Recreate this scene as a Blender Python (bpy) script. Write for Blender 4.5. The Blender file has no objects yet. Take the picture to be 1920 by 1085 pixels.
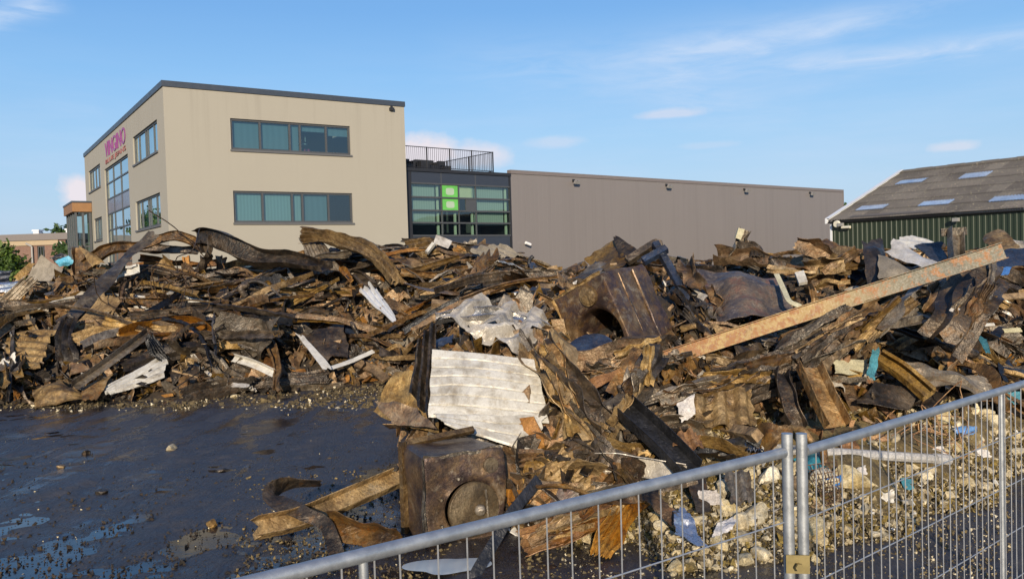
import bpy, bmesh, math, random
import numpy as np
from mathutils import Vector, Matrix
rnd = random.Random(11)
nr = np.random.default_rng(7)
R = math.radians
DEBUG = 0
scene = bpy.context.scene
# ------------------------------------------------------------------ camera
F, CX, CY, EYE = 1583.0, 960.0, 542.5, 2.65
PITCH, ROLL = R(1.85), R(1.68)
_fw = np.array([0, math.cos(PITCH), -math.sin(PITCH)])
_y0 = np.array([0, math.sin(PITCH), math.cos(PITCH)])
_x0 = np.array([1.0, 0, 0])
_xc = math.cos(ROLL) * _x0 - math.sin(ROLL) * _y0
_yc = math.sin(ROLL) * _x0 + math.cos(ROLL) * _y0
CAM = np.array([0, 0, EYE])
cam = bpy.data.cameras.new('camera'); co = bpy.data.objects.new('camera', cam)
scene.collection.objects.link(co); scene.camera = co
m = Matrix.Identity(4)
for i, a in enumerate((_xc, _yc, -_fw)):
    for k in range(3): m[k][i] = a[k]
m[2][3] = EYE
co.matrix_world = m
cam.sensor_fit = 'HORIZONTAL'; cam.sensor_width = 36; cam.lens = F * 36 / 1920
cam.clip_start = .05; cam.clip_end = 2000
def ray(px, py):
    return (px - CX) / F * _xc + (CY - py) / F * _yc + _fw
def at(px, py, Y):
    d = ray(px, py); return CAM + d * (Y / d[1])
# ------------------------------------------------------------------ light
SUN_EL, SUN_AZ = R(17.0), R(-2.0)          # sun behind the camera; azimuth: + = from the right
sdir = np.array([math.sin(SUN_AZ) * math.cos(SUN_EL), -math.cos(SUN_AZ) * math.cos(SUN_EL), math.sin(SUN_EL)])
sl = bpy.data.lights.new('sun', 'SUN'); sl.energy = 3.9; sl.angle = R(.55); sl.color = (1, .86, .67)
so = bpy.data.objects.new('sun', sl); scene.collection.objects.link(so)
so.rotation_euler = Vector(sdir).to_track_quat('Z', 'Y').to_euler()
vs = scene.view_settings
vs.view_transform = 'Standard'; vs.look = 'None'; vs.gamma = 1; vs.exposure = 0.62; vs.use_curve_mapping = False
W = bpy.data.worlds.new('World'); scene.world = W; W.use_nodes = True
class NT:
    def __init__(s, tree): s.t = tree; s.n = tree.nodes; s.l = tree.links
    def new(s, typ, **kw):
        o = s.n.new(typ)
        for k, v in kw.items():
            if k.startswith('i_'): o.inputs[k[2:].replace('_', ' ')].default_value = v
            else: setattr(o, k, v)
        return o
    def put(s, sock, v):
        if hasattr(v, 'is_linked') or hasattr(v, 'links'): s.l.new(v, sock)
        else: sock.default_value = v
    def math(s, op, a, b=0.0, c=0.0, clamp=False):
        o = s.n.new('ShaderNodeMath'); o.operation = op; o.use_clamp = clamp
        for i, v in enumerate((a, b, c)): s.put(o.inputs[i], v)
        return o.outputs[0]
    def mix(s, f, a, b, blend='MIX'):
        o = s.n.new('ShaderNodeMix'); o.data_type = 'RGBA'; o.blend_type = blend
        s.put(o.inputs[0], f); s.put(o.inputs[6], a); s.put(o.inputs[7], b); return o.outputs[2]
    def noise(s, vec, scale, detail=6, rough=.6, w=None, dist=0.0):
        o = s.n.new('ShaderNodeTexNoise'); o.noise_dimensions = '4D' if w is not None else '3D'
        if vec is not None: s.l.new(vec, o.inputs['Vector'])
        if w is not None: s.put(o.inputs['W'], w)
        o.inputs['Scale'].default_value = scale; o.inputs['Detail'].default_value = detail
        o.inputs['Roughness'].default_value = rough; o.inputs['Distortion'].default_value = dist
        return o.outputs['Fac']
    def ramp(s, f, stops):
        o = s.n.new('ShaderNodeValToRGB'); s.l.new(f, o.inputs[0]); e = o.color_ramp.elements
        while len(e) < len(stops): e.new(.5)
        for x, (p, c) in zip(e, stops):
            x.position = p; x.color = (c, c, c, 1) if not hasattr(c, '__len__') else (*c, 1)
        return o.outputs['Color']
    def rng(s, v, a, b, c=0.0, d=1.0):
        o = s.n.new('ShaderNodeMapRange'); s.put(o.inputs[0], v)
        for i, x in enumerate((a, b, c, d)): o.inputs[i + 1].default_value = x
        return o.outputs[0]
    def mapping(s, vec, scale=(1, 1, 1), rot=(0, 0, 0), loc=(0, 0, 0)):
        o = s.n.new('ShaderNodeMapping'); s.l.new(vec, o.inputs[0])
        o.inputs['Scale'].default_value = scale; o.inputs['Rotation'].default_value = rot; o.inputs['Location'].default_value = loc
        return o.outputs[0]
w = NT(W.node_tree); w.n.clear()
sky = w.new('ShaderNodeTexSky', sky_type='NISHITA', sun_disc=False)
sky.sun_elevation = SUN_EL; sky.sun_rotation = math.pi - SUN_AZ
sky.air_density = 1.0; sky.dust_density = .6; sky.ozone_density = 2.4
geo = w.new('ShaderNodeTexCoord').outputs['Generated']
sep = w.new('ShaderNodeSeparateXYZ'); w.l.new(geo, sep.inputs[0])
dx, dy, dz = sep.outputs
az = w.math('ARCTAN2', dx, dy)
el = w.math('ARCSINE', dz)
ae = w.new('ShaderNodeCombineXYZ'); w.l.new(az, ae.inputs[0]); w.l.new(el, ae.inputs[1]); aev = ae.outputs[0]
def ang(px, py):
    d = ray(px, py); d = d / np.linalg.norm(d); return math.atan2(d[0], d[1]), math.asin(d[2])
def gauss(v, c, sg):
    return w.math('EXPONENT', w.math('MULTIPLY', w.math('POWER', w.math('DIVIDE', w.math('SUBTRACT', v, c), sg), 2.0), -1.0))
cirr = None
def streak(p0, p1, wid, amt, soft=.25, curve=0.0):
    """a long thin band of high cloud between two directions of the sky"""
    global cirr
    a, b = np.array(ang(*p0)), np.array(ang(*p1)); d = b - a; L = np.linalg.norm(d); d /= L
    t = w.math('DIVIDE', w.math('ADD', w.math('MULTIPLY', w.math('SUBTRACT', az, a[0]), d[0]), w.math('MULTIPLY', w.math('SUBTRACT', el, a[1]), d[1])), L)
    q = w.math('ADD', w.math('MULTIPLY', w.math('SUBTRACT', az, a[0]), -d[1]), w.math('MULTIPLY', w.math('SUBTRACT', el, a[1]), d[0]))
    if curve: q = w.math('ADD', q, w.math('MULTIPLY', w.math('MULTIPLY', t, w.math('SUBTRACT', 1.0, t)), curve))
    mv = w.mapping(aev, (7, 34, 1), (0, 0, math.atan2(d[1], d[0]) * -1), (p0[0] * .01, 0, 0))
    n = w.noise(mv, 1.6, 7, .62, dist=.6)
    q = w.math('ADD', q, w.math('MULTIPLY', w.math('SUBTRACT', n, .5), wid * 1.2))
    msk = w.math('MULTIPLY', gauss(q, 0.0, wid), w.math('MULTIPLY', w.rng(t, -.1, soft), w.rng(t, 1.15, 1 - soft)))
    msk = w.math('MULTIPLY', w.math('MULTIPLY', msk, w.rng(n, .3, .72)), amt)
    cirr = msk if cirr is None else w.math('ADD', cirr, msk)
streak((1140, 120), (1800, -10), .016, .75, .3)
streak((1380, 125), (2300, 10), .013, .8, .2, .01)
streak((1080, 135), (1560, 60), .035, .6, .4)
streak((1180, 160), (1480, 215), .020, .55, .4)
streak((1400, 175), (1640, 150), .012, .25, .4)
streak((820, 110), (1250, 130), .03, .35, .4)
streak((-60, 45), (110, -5), .012, .9, .3)
streak((60, 180), (330, 240), .015, .16, .4)
def veil():
    n = w.noise(w.mapping(aev, (3, 22, 1)), 1.3, 5, .6)
    return w.math('MULTIPLY', w.math('MULTIPLY', w.rng(n, .42, .75), gauss(el, .10, .10)), .30)
cirr = w.math('ADD', cirr, veil())
cum = None
def cumulus(px, py, rx, ry, amt=1.0, base=True):
    """a small heap cloud; rx, ry in pixels of the photo's angular scale"""
    global cum
    a = ang(px, py); sx, sy = rx / F, ry / F
    n = w.noise(w.mapping(aev, (1, 1.25, 1), loc=(px * .013, 0, 0)), 30.0, 7, .6)
    x = w.math('DIVIDE', w.math('SUBTRACT', az, a[0]), sx); y = w.math('DIVIDE', w.math('SUBTRACT', el, a[1]), sy)
    r = w.math('SQRT', w.math('ADD', w.math('POWER', x, 2.0), w.math('POWER', y, 2.0)))
    r = w.math('ADD', r, w.math('MULTIPLY', w.math('SUBTRACT', n, .5), 1.2))
    mk_ = w.math('MULTIPLY', w.rng(r, 1.05, .45), amt)
    if base: mk_ = w.math('MULTIPLY', mk_, w.rng(y, -.85, -.35))
    cum = mk_ if cum is None else w.math('MAXIMUM', cum, mk_)
cumulus(800, 290, 95, 42, .95, False)
cumulus(885, 292, 85, 28, .65, False)
cumulus(152, 362, 40, 34, .95, False)
cumulus(1255, 214, 72, 12, .42)
cumulus(1040, 266, 62, 13, .26, False)
cumulus(1788, 275, 42, 12, .42)
cumulus(1330, 272, 60, 8, .15, False)
air = w.ramp(w.rng(el, -.05, .75), [(0, (.20, .25, .355)), (.0625, (.20, .252, .355)), (.16, (.185, .267, .375)), (.24, (.158, .265, .395)), (.33, (.112, .236, .405)), (.42, (.078, .192, .38)), (1, (.03, .08, .22))])
air = w.mix(1.0, air, (10, 10, 10, 1), 'MULTIPLY')
skyc = w.mix(.85, sky.outputs[0], air)
skyc = w.mix(w.math('MINIMUM', cirr, .8), skyc, (2.85, 3.5, 4.5, 1))
skyc = w.mix(w.math('MINIMUM', cum, .92), skyc, (4.2, 3.85, 4.05, 1))
bg = w.new('ShaderNodeBackground'); w.l.new(skyc, bg.inputs[0]); bg.inputs[1].default_value = .135
w.l.new(bg.outputs[0], w.new('ShaderNodeOutputWorld').inputs[0])

# ------------------------------------------------------------------ helpers
col = scene.collection
def tag(o, label=None, cat=None, group=None, kind=None):
    if label: o['label'] = label
    if cat: o['category'] = cat
    if group: o['group'] = group
    if kind: o['kind'] = kind
    return o
def empty(name, loc, label=None, cat=None, group=None):
    o = bpy.data.objects.new(name, None); col.objects.link(o); o.location = [float(v) for v in loc]; o.empty_display_size = .2
    return tag(o, label, cat, group)
def mk(name, verts, faces, mat, parent=None, smooth=True, sharp=38, origin=None):
    v = np.asarray(verts, dtype=float)
    if parent is not None: c = np.array(parent_loc(parent))
    elif origin is not None: c = np.array(origin, float)
    else: c = np.array([v[:, 0].mean(), v[:, 1].mean(), v[:, 2].min()])
    me = bpy.data.meshes.new(name); me.from_pydata((v - c).tolist(), [], faces if isinstance(faces, list) else faces.tolist())
    if smooth:
        me.polygons.foreach_set('use_smooth', np.ones(len(me.polygons), bool))
        if sharp: me.set_sharp_from_angle(angle=R(sharp))
    me.materials.append(mat); me.update()
    o = bpy.data.objects.new(name, me); col.objects.link(o)
    if parent is not None: o.parent = parent
    else: o.location = c.tolist()
    return o
def parent_loc(p):
    v = Vector(p.location)
    while p.parent: p = p.parent; v += Vector(p.location)
    return v
class MB:
    def __init__(s): s.v = []; s.f = []
    def add(s, v, f):
        b = len(s.v); s.v += [tuple(map(float, x)) for x in v]; s.f += [tuple(i + b for i in q) for q in f]
    def hexa(s, p):   # 8 points: bottom 4 ccw, top 4 ccw
        s.add(p, [(0, 3, 2, 1), (4, 5, 6, 7), (0, 1, 5, 4), (1, 2, 6, 5), (2, 3, 7, 6), (3, 0, 4, 7)])
    def box(s, a, b):
        (x0, y0, z0), (x1, y1, z1) = a, b
        s.hexa([(x0, y0, z0), (x1, y0, z0), (x1, y1, z0), (x0, y1, z0), (x0, y0, z1), (x1, y0, z1), (x1, y1, z1), (x0, y1, z1)])
    def tube(s, p, q, r, n=10, r2=None, caps=True):
        p, q = np.array(p, float), np.array(q, float); d = q - p; d /= np.linalg.norm(d)
        a = np.cross(d, (0, 0, 1) if abs(d[2]) < .9 else (1, 0, 0)); a /= np.linalg.norm(a); b = np.cross(d, a)
        r2 = r if r2 is None else r2
        v = [p + r * (math.cos(t) * a + math.sin(t) * b) for t in np.arange(n) * 2 * math.pi / n]
        v += [q + r2 * (math.cos(t) * a + math.sin(t) * b) for t in np.arange(n) * 2 * math.pi / n]
        f = [(i, (i + 1) % n, n + (i + 1) % n, n + i) for i in range(n)]
        if caps: f += [tuple(range(n))[::-1], tuple(range(n, 2 * n))]
        s.add(v, f)
    def build(s, name, mat, parent=None, smooth=False, sharp=38, origin=None):
        return mk(name, s.v, s.f, mat, parent, smooth, sharp, origin)
class Frame:
    """a vertical wall plane: s along the wall, d outward, z up"""
    def __init__(s, O, d, n): s.O = np.array(O, float)[:2]; s.d = np.array(d, float); s.d /= np.linalg.norm(s.d); s.n = np.array(n, float); s.n /= np.linalg.norm(s.n)
    def p(s, a, dep, z):
        q = s.O + a * s.d + dep * s.n; return (q[0], q[1], z)
    def px(s, x, y):
        r = ray(x, y); k = ((s.O - CAM[:2]) @ s.n) / (r[:2] @ s.n); q = CAM + r * k
        return float((q[:2] - s.O) @ s.d), float(q[2])
    def box(s, mb, s0, s1, z0, z1, d0, d1):
        mb.hexa([s.p(s0, d1, z0), s.p(s1, d1, z0), s.p(s1, d0, z0), s.p(s0, d0, z0), s.p(s0, d1, z1), s.p(s1, d1, z1), s.p(s1, d0, z1), s.p(s0, d0, z1)])
def wall_open(mb, fr, s0, s1, z0, z1, ops, deep=.2):
    """wall sheet with real openings and reveals"""
    xs = sorted({s0, s1, *[v for o in ops for v in o[:2]]}); zs = sorted({z0, z1, *[v for o in ops for v in o[2:]]})
    for a, b in zip(xs, xs[1:]):
        for c, d in zip(zs, zs[1:]):
            mx, mz = (a + b) / 2, (c + d) / 2
            if any(o[0] < mx < o[1] and o[2] < mz < o[3] for o in ops): continue
            mb.add([fr.p(a, 0, c), fr.p(b, 0, c), fr.p(b, 0, d), fr.p(a, 0, d)], [(0, 1, 2, 3)])
    for a, b, c, d in ops:
        for (p, q) in (((a, c), (a, d)), ((b, d), (b, c)), ((a, d), (b, d)), ((b, c), (a, c))):
            mb.add([fr.p(p[0], 0, p[1]), fr.p(q[0], 0, q[1]), fr.p(q[0], -deep, q[1]), fr.p(p[0], -deep, p[1])], [(0, 1, 2, 3)])
# ------------------------------------------------------------------ materials
def mat(name):
    m = bpy.data.materials.new(name); m.use_nodes = True; t = NT(m.node_tree); t.n.clear()
    b = t.new('ShaderNodeBsdfPrincipled'); o = t.new('ShaderNodeOutputMaterial'); t.l.new(b.outputs[0], o.inputs[0])
    return m, t, b, o
def coords(t, kind='Object'):
    return t.new('ShaderNodeTexCoord').outputs[kind]
def bump(t, b, h, dist=.01, strength=.6):
    o = t.new('ShaderNodeBump'); t.l.new(h, o.inputs['Height']); o.inputs['Distance'].default_value = dist; o.inputs['Strength'].default_value = strength
    t.l.new(o.outputs[0], b.inputs['Normal'])
def plain(name, c, rough=.6, metal=0.0, var=.15, scale=4.0, bumpd=0.0):
    m, t, b, o = mat(name); v = coords(t)
    n = t.noise(v, scale, 7, .65)
    c2 = t.mix(n, (*[x * (1 - var) for x in c], 1), (*[min(1, x * (1 + var)) for x in c], 1))
    t.l.new(c2, b.inputs['Base Color']); b.inputs['Metallic'].default_value = metal
    t.l.new(t.rng(n, .3, .7, max(0.02, rough - .1), min(1, rough + .1)), b.inputs['Roughness'])
    if bumpd: bump(t, b, t.noise(v, scale * 4, 6, .7), bumpd)
    return m
def rust(name, stops, scale=1.6, rough=(.45, .8), metal=.25, spots=None, streak=None, bumpd=.008, vary=.35, soot=.55, crease=.03, dark=1.0, fine=.75):
    """weathered burnt steel: blotches, spots, scratches, soot; every object gets its own pattern"""
    fa = fine; m, t, b, o = mat(name); v = coords(t); r = t.new('ShaderNodeObjectInfo').outputs['Random']
    wv = t.math('MULTIPLY', r, 60.0)
    n1 = t.noise(v, scale * 1.5, 10, .74, wv, .5)
    n1 = t.math('ADD', n1, t.math('MULTIPLY', t.math('SUBTRACT', r, .5), .12))
    c = t.ramp(t.rng(n1, .30, .70), stops)
    n2 = t.noise(v, scale * 8, 9, .75, wv, .3)
    if spots: c = t.mix(t.math('MULTIPLY', t.rng(n2, .52, .62), spots[1]), c, (*spots[0], 1))
    if streak:
        n4 = t.noise(v, scale * 3.2, 9, .72, t.math('ADD', wv, 4.0), 1.4)
        c = t.mix(t.math('MULTIPLY', t.rng(n4, .55, .64), streak[1]), c, (*streak[0], 1))
    n3 = t.noise(v, scale * 1.6, 8, .7, t.math('ADD', wv, 9.0), .8)
    c = t.mix(t.math('MULTIPLY', t.rng(n3, .47, .60), soot), c, (.010, .009, .008, 1))
    fine = t.noise(v, 55, 6, .75)
    c = t.mix(fa, c, t.ramp(fine, [(.32, .22), (.5, .75), (.66, 1.0)]), 'MULTIPLY')
    hs = t.new('ShaderNodeHueSaturation'); t.l.new(c, hs.inputs['Color'])
    t.l.new(t.rng(r, 0, 1, dark * (1 - vary), dark * (1 + vary)), hs.inputs['Value']); t.l.new(t.rng(t.math('FRACT', t.math('MULTIPLY', r, 7.3)), 0, 1, .88, 1.16), hs.inputs['Saturation'])
    t.l.new(hs.outputs[0], b.inputs['Base Color']); b.inputs['Metallic'].default_value = metal
    t.l.new(t.rng(n2, .3, .7, *rough), b.inputs['Roughness'])
    h = t.math('ADD', t.math('MULTIPLY', n2, .7 * bumpd), t.math('MULTIPLY', fine, .35 * bumpd))
    if crease:
        cz = t.math('ABSOLUTE', t.math('SUBTRACT', t.noise(v, 3.2, 4, .6, wv, .6), .5)); cz2 = t.math('ABSOLUTE', t.math('SUBTRACT', t.noise(v, 8.5, 3, .55, wv, .8), .5))
        h = t.math('ADD', h, t.math('ADD', t.math('MULTIPLY', cz, crease * 2.2), t.math('MULTIPLY', cz2, crease * .9)))
    bump(t, b, h, 1.0, .9)
    return m
M = {}
M['rust'] = rust('burnt_rusty_steel', [(0, (.035, .024, .016)), (.3, (.12, .07, .032)), (.55, (.23, .135, .058)), (.75, (.35, .225, .105)), (1, (.46, .34, .20))], 1.7, (.38, .68), .35, spots=((.30, .12, .035), .6), streak=((.42, .31, .19), .55), soot=.66, dark=.88)
M['ochre'] = rust('ochre_rusty_steel', [(0, (.06, .036, .015)), (.3, (.20, .115, .036)), (.55, (.33, .205, .072)), (.8, (.47, .315, .13)), (1, (.38, .29, .17))], 1.9, (.4, .7), .3, spots=((.10, .05, .02), .7), streak=((.50, .36, .18), .5), soot=.55, dark=.9)
M['orange'] = rust('orange_rusty_steel', [(0, (.07, .035, .012)), (.35, (.23, .10, .028)), (.6, (.37, .18, .055)), (1, (.45, .27, .10))], 1.9, (.45, .75), .2, spots=((.10, .045, .02), .6), soot=.4)
M['burnt'] = rust('charred_steel', [(0, (.018, .015, .013)), (.35, (.055, .044, .034)), (.6, (.12, .092, .066)), (.85, (.21, .155, .10)), (1, (.32, .255, .18))], 1.5, (.32, .6), .45, spots=((.22, .11, .04), .55), streak=((.33, .26, .18), .45), soot=.65, dark=.85)
M['grey'] = rust('scorched_grey_steel', [(0, (.07, .056, .042)), (.35, (.17, .135, .095)), (.6, (.28, .23, .165)), (.85, (.40, .34, .26)), (1, (.52, .46, .38))], 1.6, (.32, .6), .4, spots=((.26, .13, .05), .55), streak=((.52, .45, .35), .5), soot=.6, dark=.78)
M['purple'] = rust('heat_tinted_steel', [(0, (.018, .013, .013)), (.3, (.055, .036, .034)), (.5, (.10, .066, .056)), (.7, (.19, .12, .065)), (1, (.34, .25, .155))], 1.5, (.26, .5), .5, spots=((.24, .13, .05), .6), streak=((.42, .34, .24), .6), vary=.05, soot=.5, crease=.006)
M['doorplate'] = rust('tan_burnt_plate', [(0, (.05, .036, .024)), (.4, (.15, .11, .065)), (.7, (.26, .20, .125)), (1, (.38, .31, .21))], 2.2, (.3, .55), .4, spots=((.2, .11, .05), .4), vary=.05, soot=.35, crease=.008)
M['mottled'] = rust('mottled_scorched_paint', [(0, (.045, .042, .046)), (.3, (.115, .095, .088)), (.5, (.185, .145, .11)), (.7, (.23, .13, .095)), (.85, (.18, .175, .185)), (1, (.36, .31, .25))], 1.6, (.34, .6), .3, spots=((.38, .33, .27), .4), vary=.05, soot=.4)
M['white'] = rust('dirty_white_steel', [(0, (.24, .21, .165)), (.22, (.44, .41, .35)), (.45, (.60, .575, .51)), (1, (.68, .66, .61))], 1.6, (.35, .6), .05, spots=((.36, .29, .20), .5), streak=((.38, .36, .34), .5), bumpd=.004, vary=.06, soot=.10, crease=.004, fine=.3)
M['silver'] = rust('bright_metal_sheet', [(0, (.42, .40, .37)), (.5, (.72, .70, .68)), (1, (.85, .85, .86))], 2, (.16, .34), .9, streak=((.5, .45, .38), .4), bumpd=.002, vary=.05, soot=.15, crease=.006)
M['dullsilver'] = rust('dull_silver_sheet', [(0, (.22, .185, .14)), (.35, (.42, .375, .31)), (.65, (.58, .535, .46)), (1, (.70, .66, .60))], 2, (.34, .52), .3, streak=((.30, .25, .20), .6), bumpd=.003, vary=.08, soot=.18, crease=.02, fine=.3)
M['shiny'] = rust('shiny_white_metal', [(0, (.55, .55, .55)), (.4, (.76, .77, .78)), (1, (.88, .89, .90))], 2, (.15, .3), .35, bumpd=.002, vary=.03, soot=.05, crease=.004, fine=.15)
M['blue'] = rust('scorched_blue_paint', [(0, (.012, .016, .03)), (.4, (.024, .038, .075)), (1, (.05, .08, .14))], 2, (.35, .6), .1, spots=((.1, .07, .05), .4), vary=.15)
M['brightblue'] = rust('blue_plastic_sheet', [(0, (.07, .17, .42)), (1, (.13, .30, .62))], 2, (.3, .5), 0, vary=.05, soot=.1)
M['cyan'] = rust('light_blue_tarpaulin', [(0, (.10, .38, .55)), (1, (.2, .52, .68))], 3, (.4, .6), 0, vary=.05, soot=.05)
M['teal'] = rust('teal_cloth', [(0, (.02, .10, .14)), (.5, (.05, .22, .28)), (1, (.10, .32, .38))], 4, (.7, .9), 0, vary=.1, soot=.25)
M['black'] = rust('charred_black', [(0, (.008, .008, .009)), (.6, (.02, .02, .022)), (1, (.05, .048, .05))], 2, (.3, .6), .2, streak=((.12, .11, .11), .3), soot=.2)
M['timber'] = rust('weathered_timber', [(0, (.07, .045, .026)), (.4, (.20, .13, .07)), (.7, (.33, .23, .13)), (1, (.44, .33, .20))], 2.2, (.7, .9), 0, streak=((.09, .06, .035), .7), soot=.5)
M['foam'] = rust('cream_foam', [(0, (.34, .24, .11)), (.3, (.58, .46, .25)), (.6, (.72, .61, .39)), (1, (.80, .72, .54))], 5, (.8, .95), 0, spots=((.22, .15, .07), .6), bumpd=.02, vary=.18, soot=.22, crease=.02)
M['wool'] = rust('yellow_insulation', [(0, (.09, .065, .025)), (.4, (.24, .17, .055)), (.7, (.36, .27, .10)), (1, (.46, .36, .16))], 6, (.85, .98), 0, spots=((.08, .055, .03), .7), bumpd=.03, vary=.2, soot=.45, crease=.03)
M['cloth'] = rust('grubby_white_cloth', [(0, (.38, .33, .29)), (.5, (.58, .54, .50)), (1, (.70, .67, .64))], 3, (.8, .95), 0, vary=.1, soot=.08)
M['plate'] = rust('tan_board', [(0, (.16, .13, .09)), (.5, (.25, .21, .15)), (1, (.34, .29, .22))], 2, (.6, .8), 0, vary=.1, soot=.25, crease=.006)
M['stripe'] = rust('pale_yellow_trim', [(0, (.45, .40, .24)), (1, (.62, .58, .40))], 3, (.5, .7), 0, vary=.05, soot=.1, crease=.004)
M['pvc'] = rust('pale_plastic_pipe', [(0, (.36, .34, .31)), (1, (.56, .54, .51))], 3, (.4, .6), 0, streak=((.25, .2, .15), .4), bumpd=.001, vary=.05, soot=.12, crease=0)
def yellow_beam():
    m, t, b, o = mat('flaking_yellow_beam_paint'); v = coords(t)
    sp = t.new('ShaderNodeSeparateXYZ'); t.l.new(v, sp.inputs[0])
    n = t.noise(v, 11, 10, .74); n2 = t.noise(v, 2.2, 6, .65); n3 = t.noise(v, 45, 6, .7); along = t.math('ADD', sp.outputs[0], t.math('MULTIPLY', t.math('SUBTRACT', n2, .5), 1.6))
    old = t.mix(t.rng(n2, .35, .65), (.095, .088, .062, 1), (.16, .14, .09, 1))      # grey olive primer towards the right end
    paint = t.mix(t.rng(n2, .35, .65), (.255, .16, .05, 1), (.36, .25, .095, 1))
    base = t.mix(t.rng(along, .0, 1.0), paint, old)
    rst = t.mix(n3, (.10, .04, .014, 1), (.36, .155, .035, 1))
    lim = t.math('ADD', n, t.math('MULTIPLY', t.rng(along, -2.2, -.2, .12, 0.0), 1.0))
    c = t.mix(t.rng(lim, .50, .555), base, rst)
    c = t.mix(t.math('MULTIPLY', t.rng(t.noise(v, 5, 8, .7), .55, .68), .65), c, (.05, .035, .02, 1))
    t.l.new(c, b.inputs['Base Color']); t.l.new(t.rng(n3, .3, .7, .4, .75), b.inputs['Roughness']); bump(t, b, n, .008)
    return m
M['beam'] = yellow_beam()
M['galv'] = plain('galvanised_tube', (.36, .375, .385), .48, .7, .4, 16, .0015)
M['wire'] = plain('galvanised_wire', (.36, .365, .37), .5, .6, .15, 30)
M['brass'] = plain('brass_clamp', (.25, .20, .09), .5, .7, .2, 20)
M['concrete'] = plain('grey_concrete', (.28, .27, .25), .85, 0, .2, 6, .006)
M['trim'] = plain('dark_blue_grey_trim', (.045, .055, .072), .45, .1, .1)
M['frame'] = plain('dark_grey_window_frame', (.065, .068, .072), .5, .1, .1)
M['sill'] = plain('window_sill_grey', (.10, .10, .10), .6, 0, .1)
M['darkpanel'] = plain('dark_slate_panel', (.035, .042, .058), .45, .1, .08)
M['spandrel'] = plain('purple_grey_panel', (.12, .12, .16), .3, 0, .05)
M['blackmetal'] = plain('black_painted_metal', (.025, .025, .028), .5, .2, .1)
M['whitetrim'] = plain('white_trim', (.66, .67, .68), .5, 0, .1)
M['lampgrey'] = plain('lamp_grey', (.30, .29, .27), .5, .2, .1)
M['lampcream'] = plain('lamp_cream', (.62, .58, .46), .5, 0, .1)
M['wood'] = plain('brown_timber_cladding', (.24, .12, .045), .6, 0, .25, 3)
M['letter'] = plain('white_letter', (.75, .73, .70), .5, 0, .05)
M['magenta'] = plain('magenta_letter', (.24, .035, .17), .4, 0, .08)
M['redbrown'] = plain('brown_red_letter', (.28, .09, .07), .5, 0, .08)
M['roofgrey'] = plain('grey_roofing', (.10, .10, .105), .8, 0, .2)
def render_wall():
    m, t, b, o = mat('beige_render'); v = coords(t)
    n = t.noise(v, .35, 6, .6); st = t.noise(t.mapping(v, (2.2, 2.2, .09)), 1.4, 7, .65); f = t.noise(v, 60, 3, .6)
    c = t.mix(n, (.308, .284, .232, 1), (.330, .305, .250, 1))
    sp = t.new('ShaderNodeSeparateXYZ'); t.l.new(v, sp.inputs[0])
    top = t.rng(sp.outputs[2], 7.0, 11.2)
    c = t.mix(t.math('MULTIPLY', t.math('MULTIPLY', t.rng(st, .50, .72), t.math('ADD', t.math('MULTIPLY', top, .22), .03)), 1.0), c, (.17, .153, .125, 1))
    t.l.new(c, b.inputs['Base Color']); b.inputs['Roughness'].default_value = .9; bump(t, b, f, .004, .5)
    return m
M['render'] = render_wall()
def cladding(name, c1, c2, per, rough=.5, stain=.25):
    m, t, b, o = mat(name); v = coords(t, 'UV'); ob = coords(t)
    sp = t.new('ShaderNodeSeparateXYZ'); t.l.new(v, sp.inputs[0])
    pan = t.math('FLOOR', t.math('DIVIDE', sp.outputs[0], per))
    wn = t.new('ShaderNodeTexWhiteNoise', noise_dimensions='1D'); t.l.new(pan, wn.inputs['W'])
    st = t.noise(t.mapping(ob, (1.6, 1.6, .05)), 1.5, 7, .65)
    f = t.math('ADD', t.math('MULTIPLY', wn.outputs[0], .55), t.math('MULTIPLY', t.noise(ob, .2, 4, .6), .45))
    c = t.mix(f, (*c1, 1), (*c2, 1))
    c = t.mix(t.math('MULTIPLY', t.rng(st, .5, .72), stain), c, (*[x * .62 for x in c1], 1))
    t.l.new(c, b.inputs['Base Color']); b.inputs['Roughness'].default_value = rough
    return m
M['greyclad'] = cladding('taupe_profiled_cladding', (.178, .159, .149), (.186, .166, .156), 1.05)
M['greenclad'] = cladding('dark_green_profiled_cladding', (.020, .031, .017), (.029, .042, .023), .9, .42, .3)
def brick_wall():
    m, t, b, o = mat('brown_brick'); v = coords(t)
    br = t.new('ShaderNodeTexBrick'); t.l.new(t.mapping(v, (1, 1, 1), (R(90), 0, 0)), br.inputs[0])
    br.inputs['Color1'].default_value = (.15, .075, .052, 1); br.inputs['Color2'].default_value = (.20, .11, .075, 1); br.inputs['Mortar'].default_value = (.22, .18, .15, 1)
    br.inputs['Scale'].default_value = 3.0; br.inputs['Mortar Size'].default_value = .02
    t.l.new(br.outputs[0], b.inputs['Base Color']); b.inputs['Roughness'].default_value = .9
    return m
M['brick'] = brick_wall()
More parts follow.
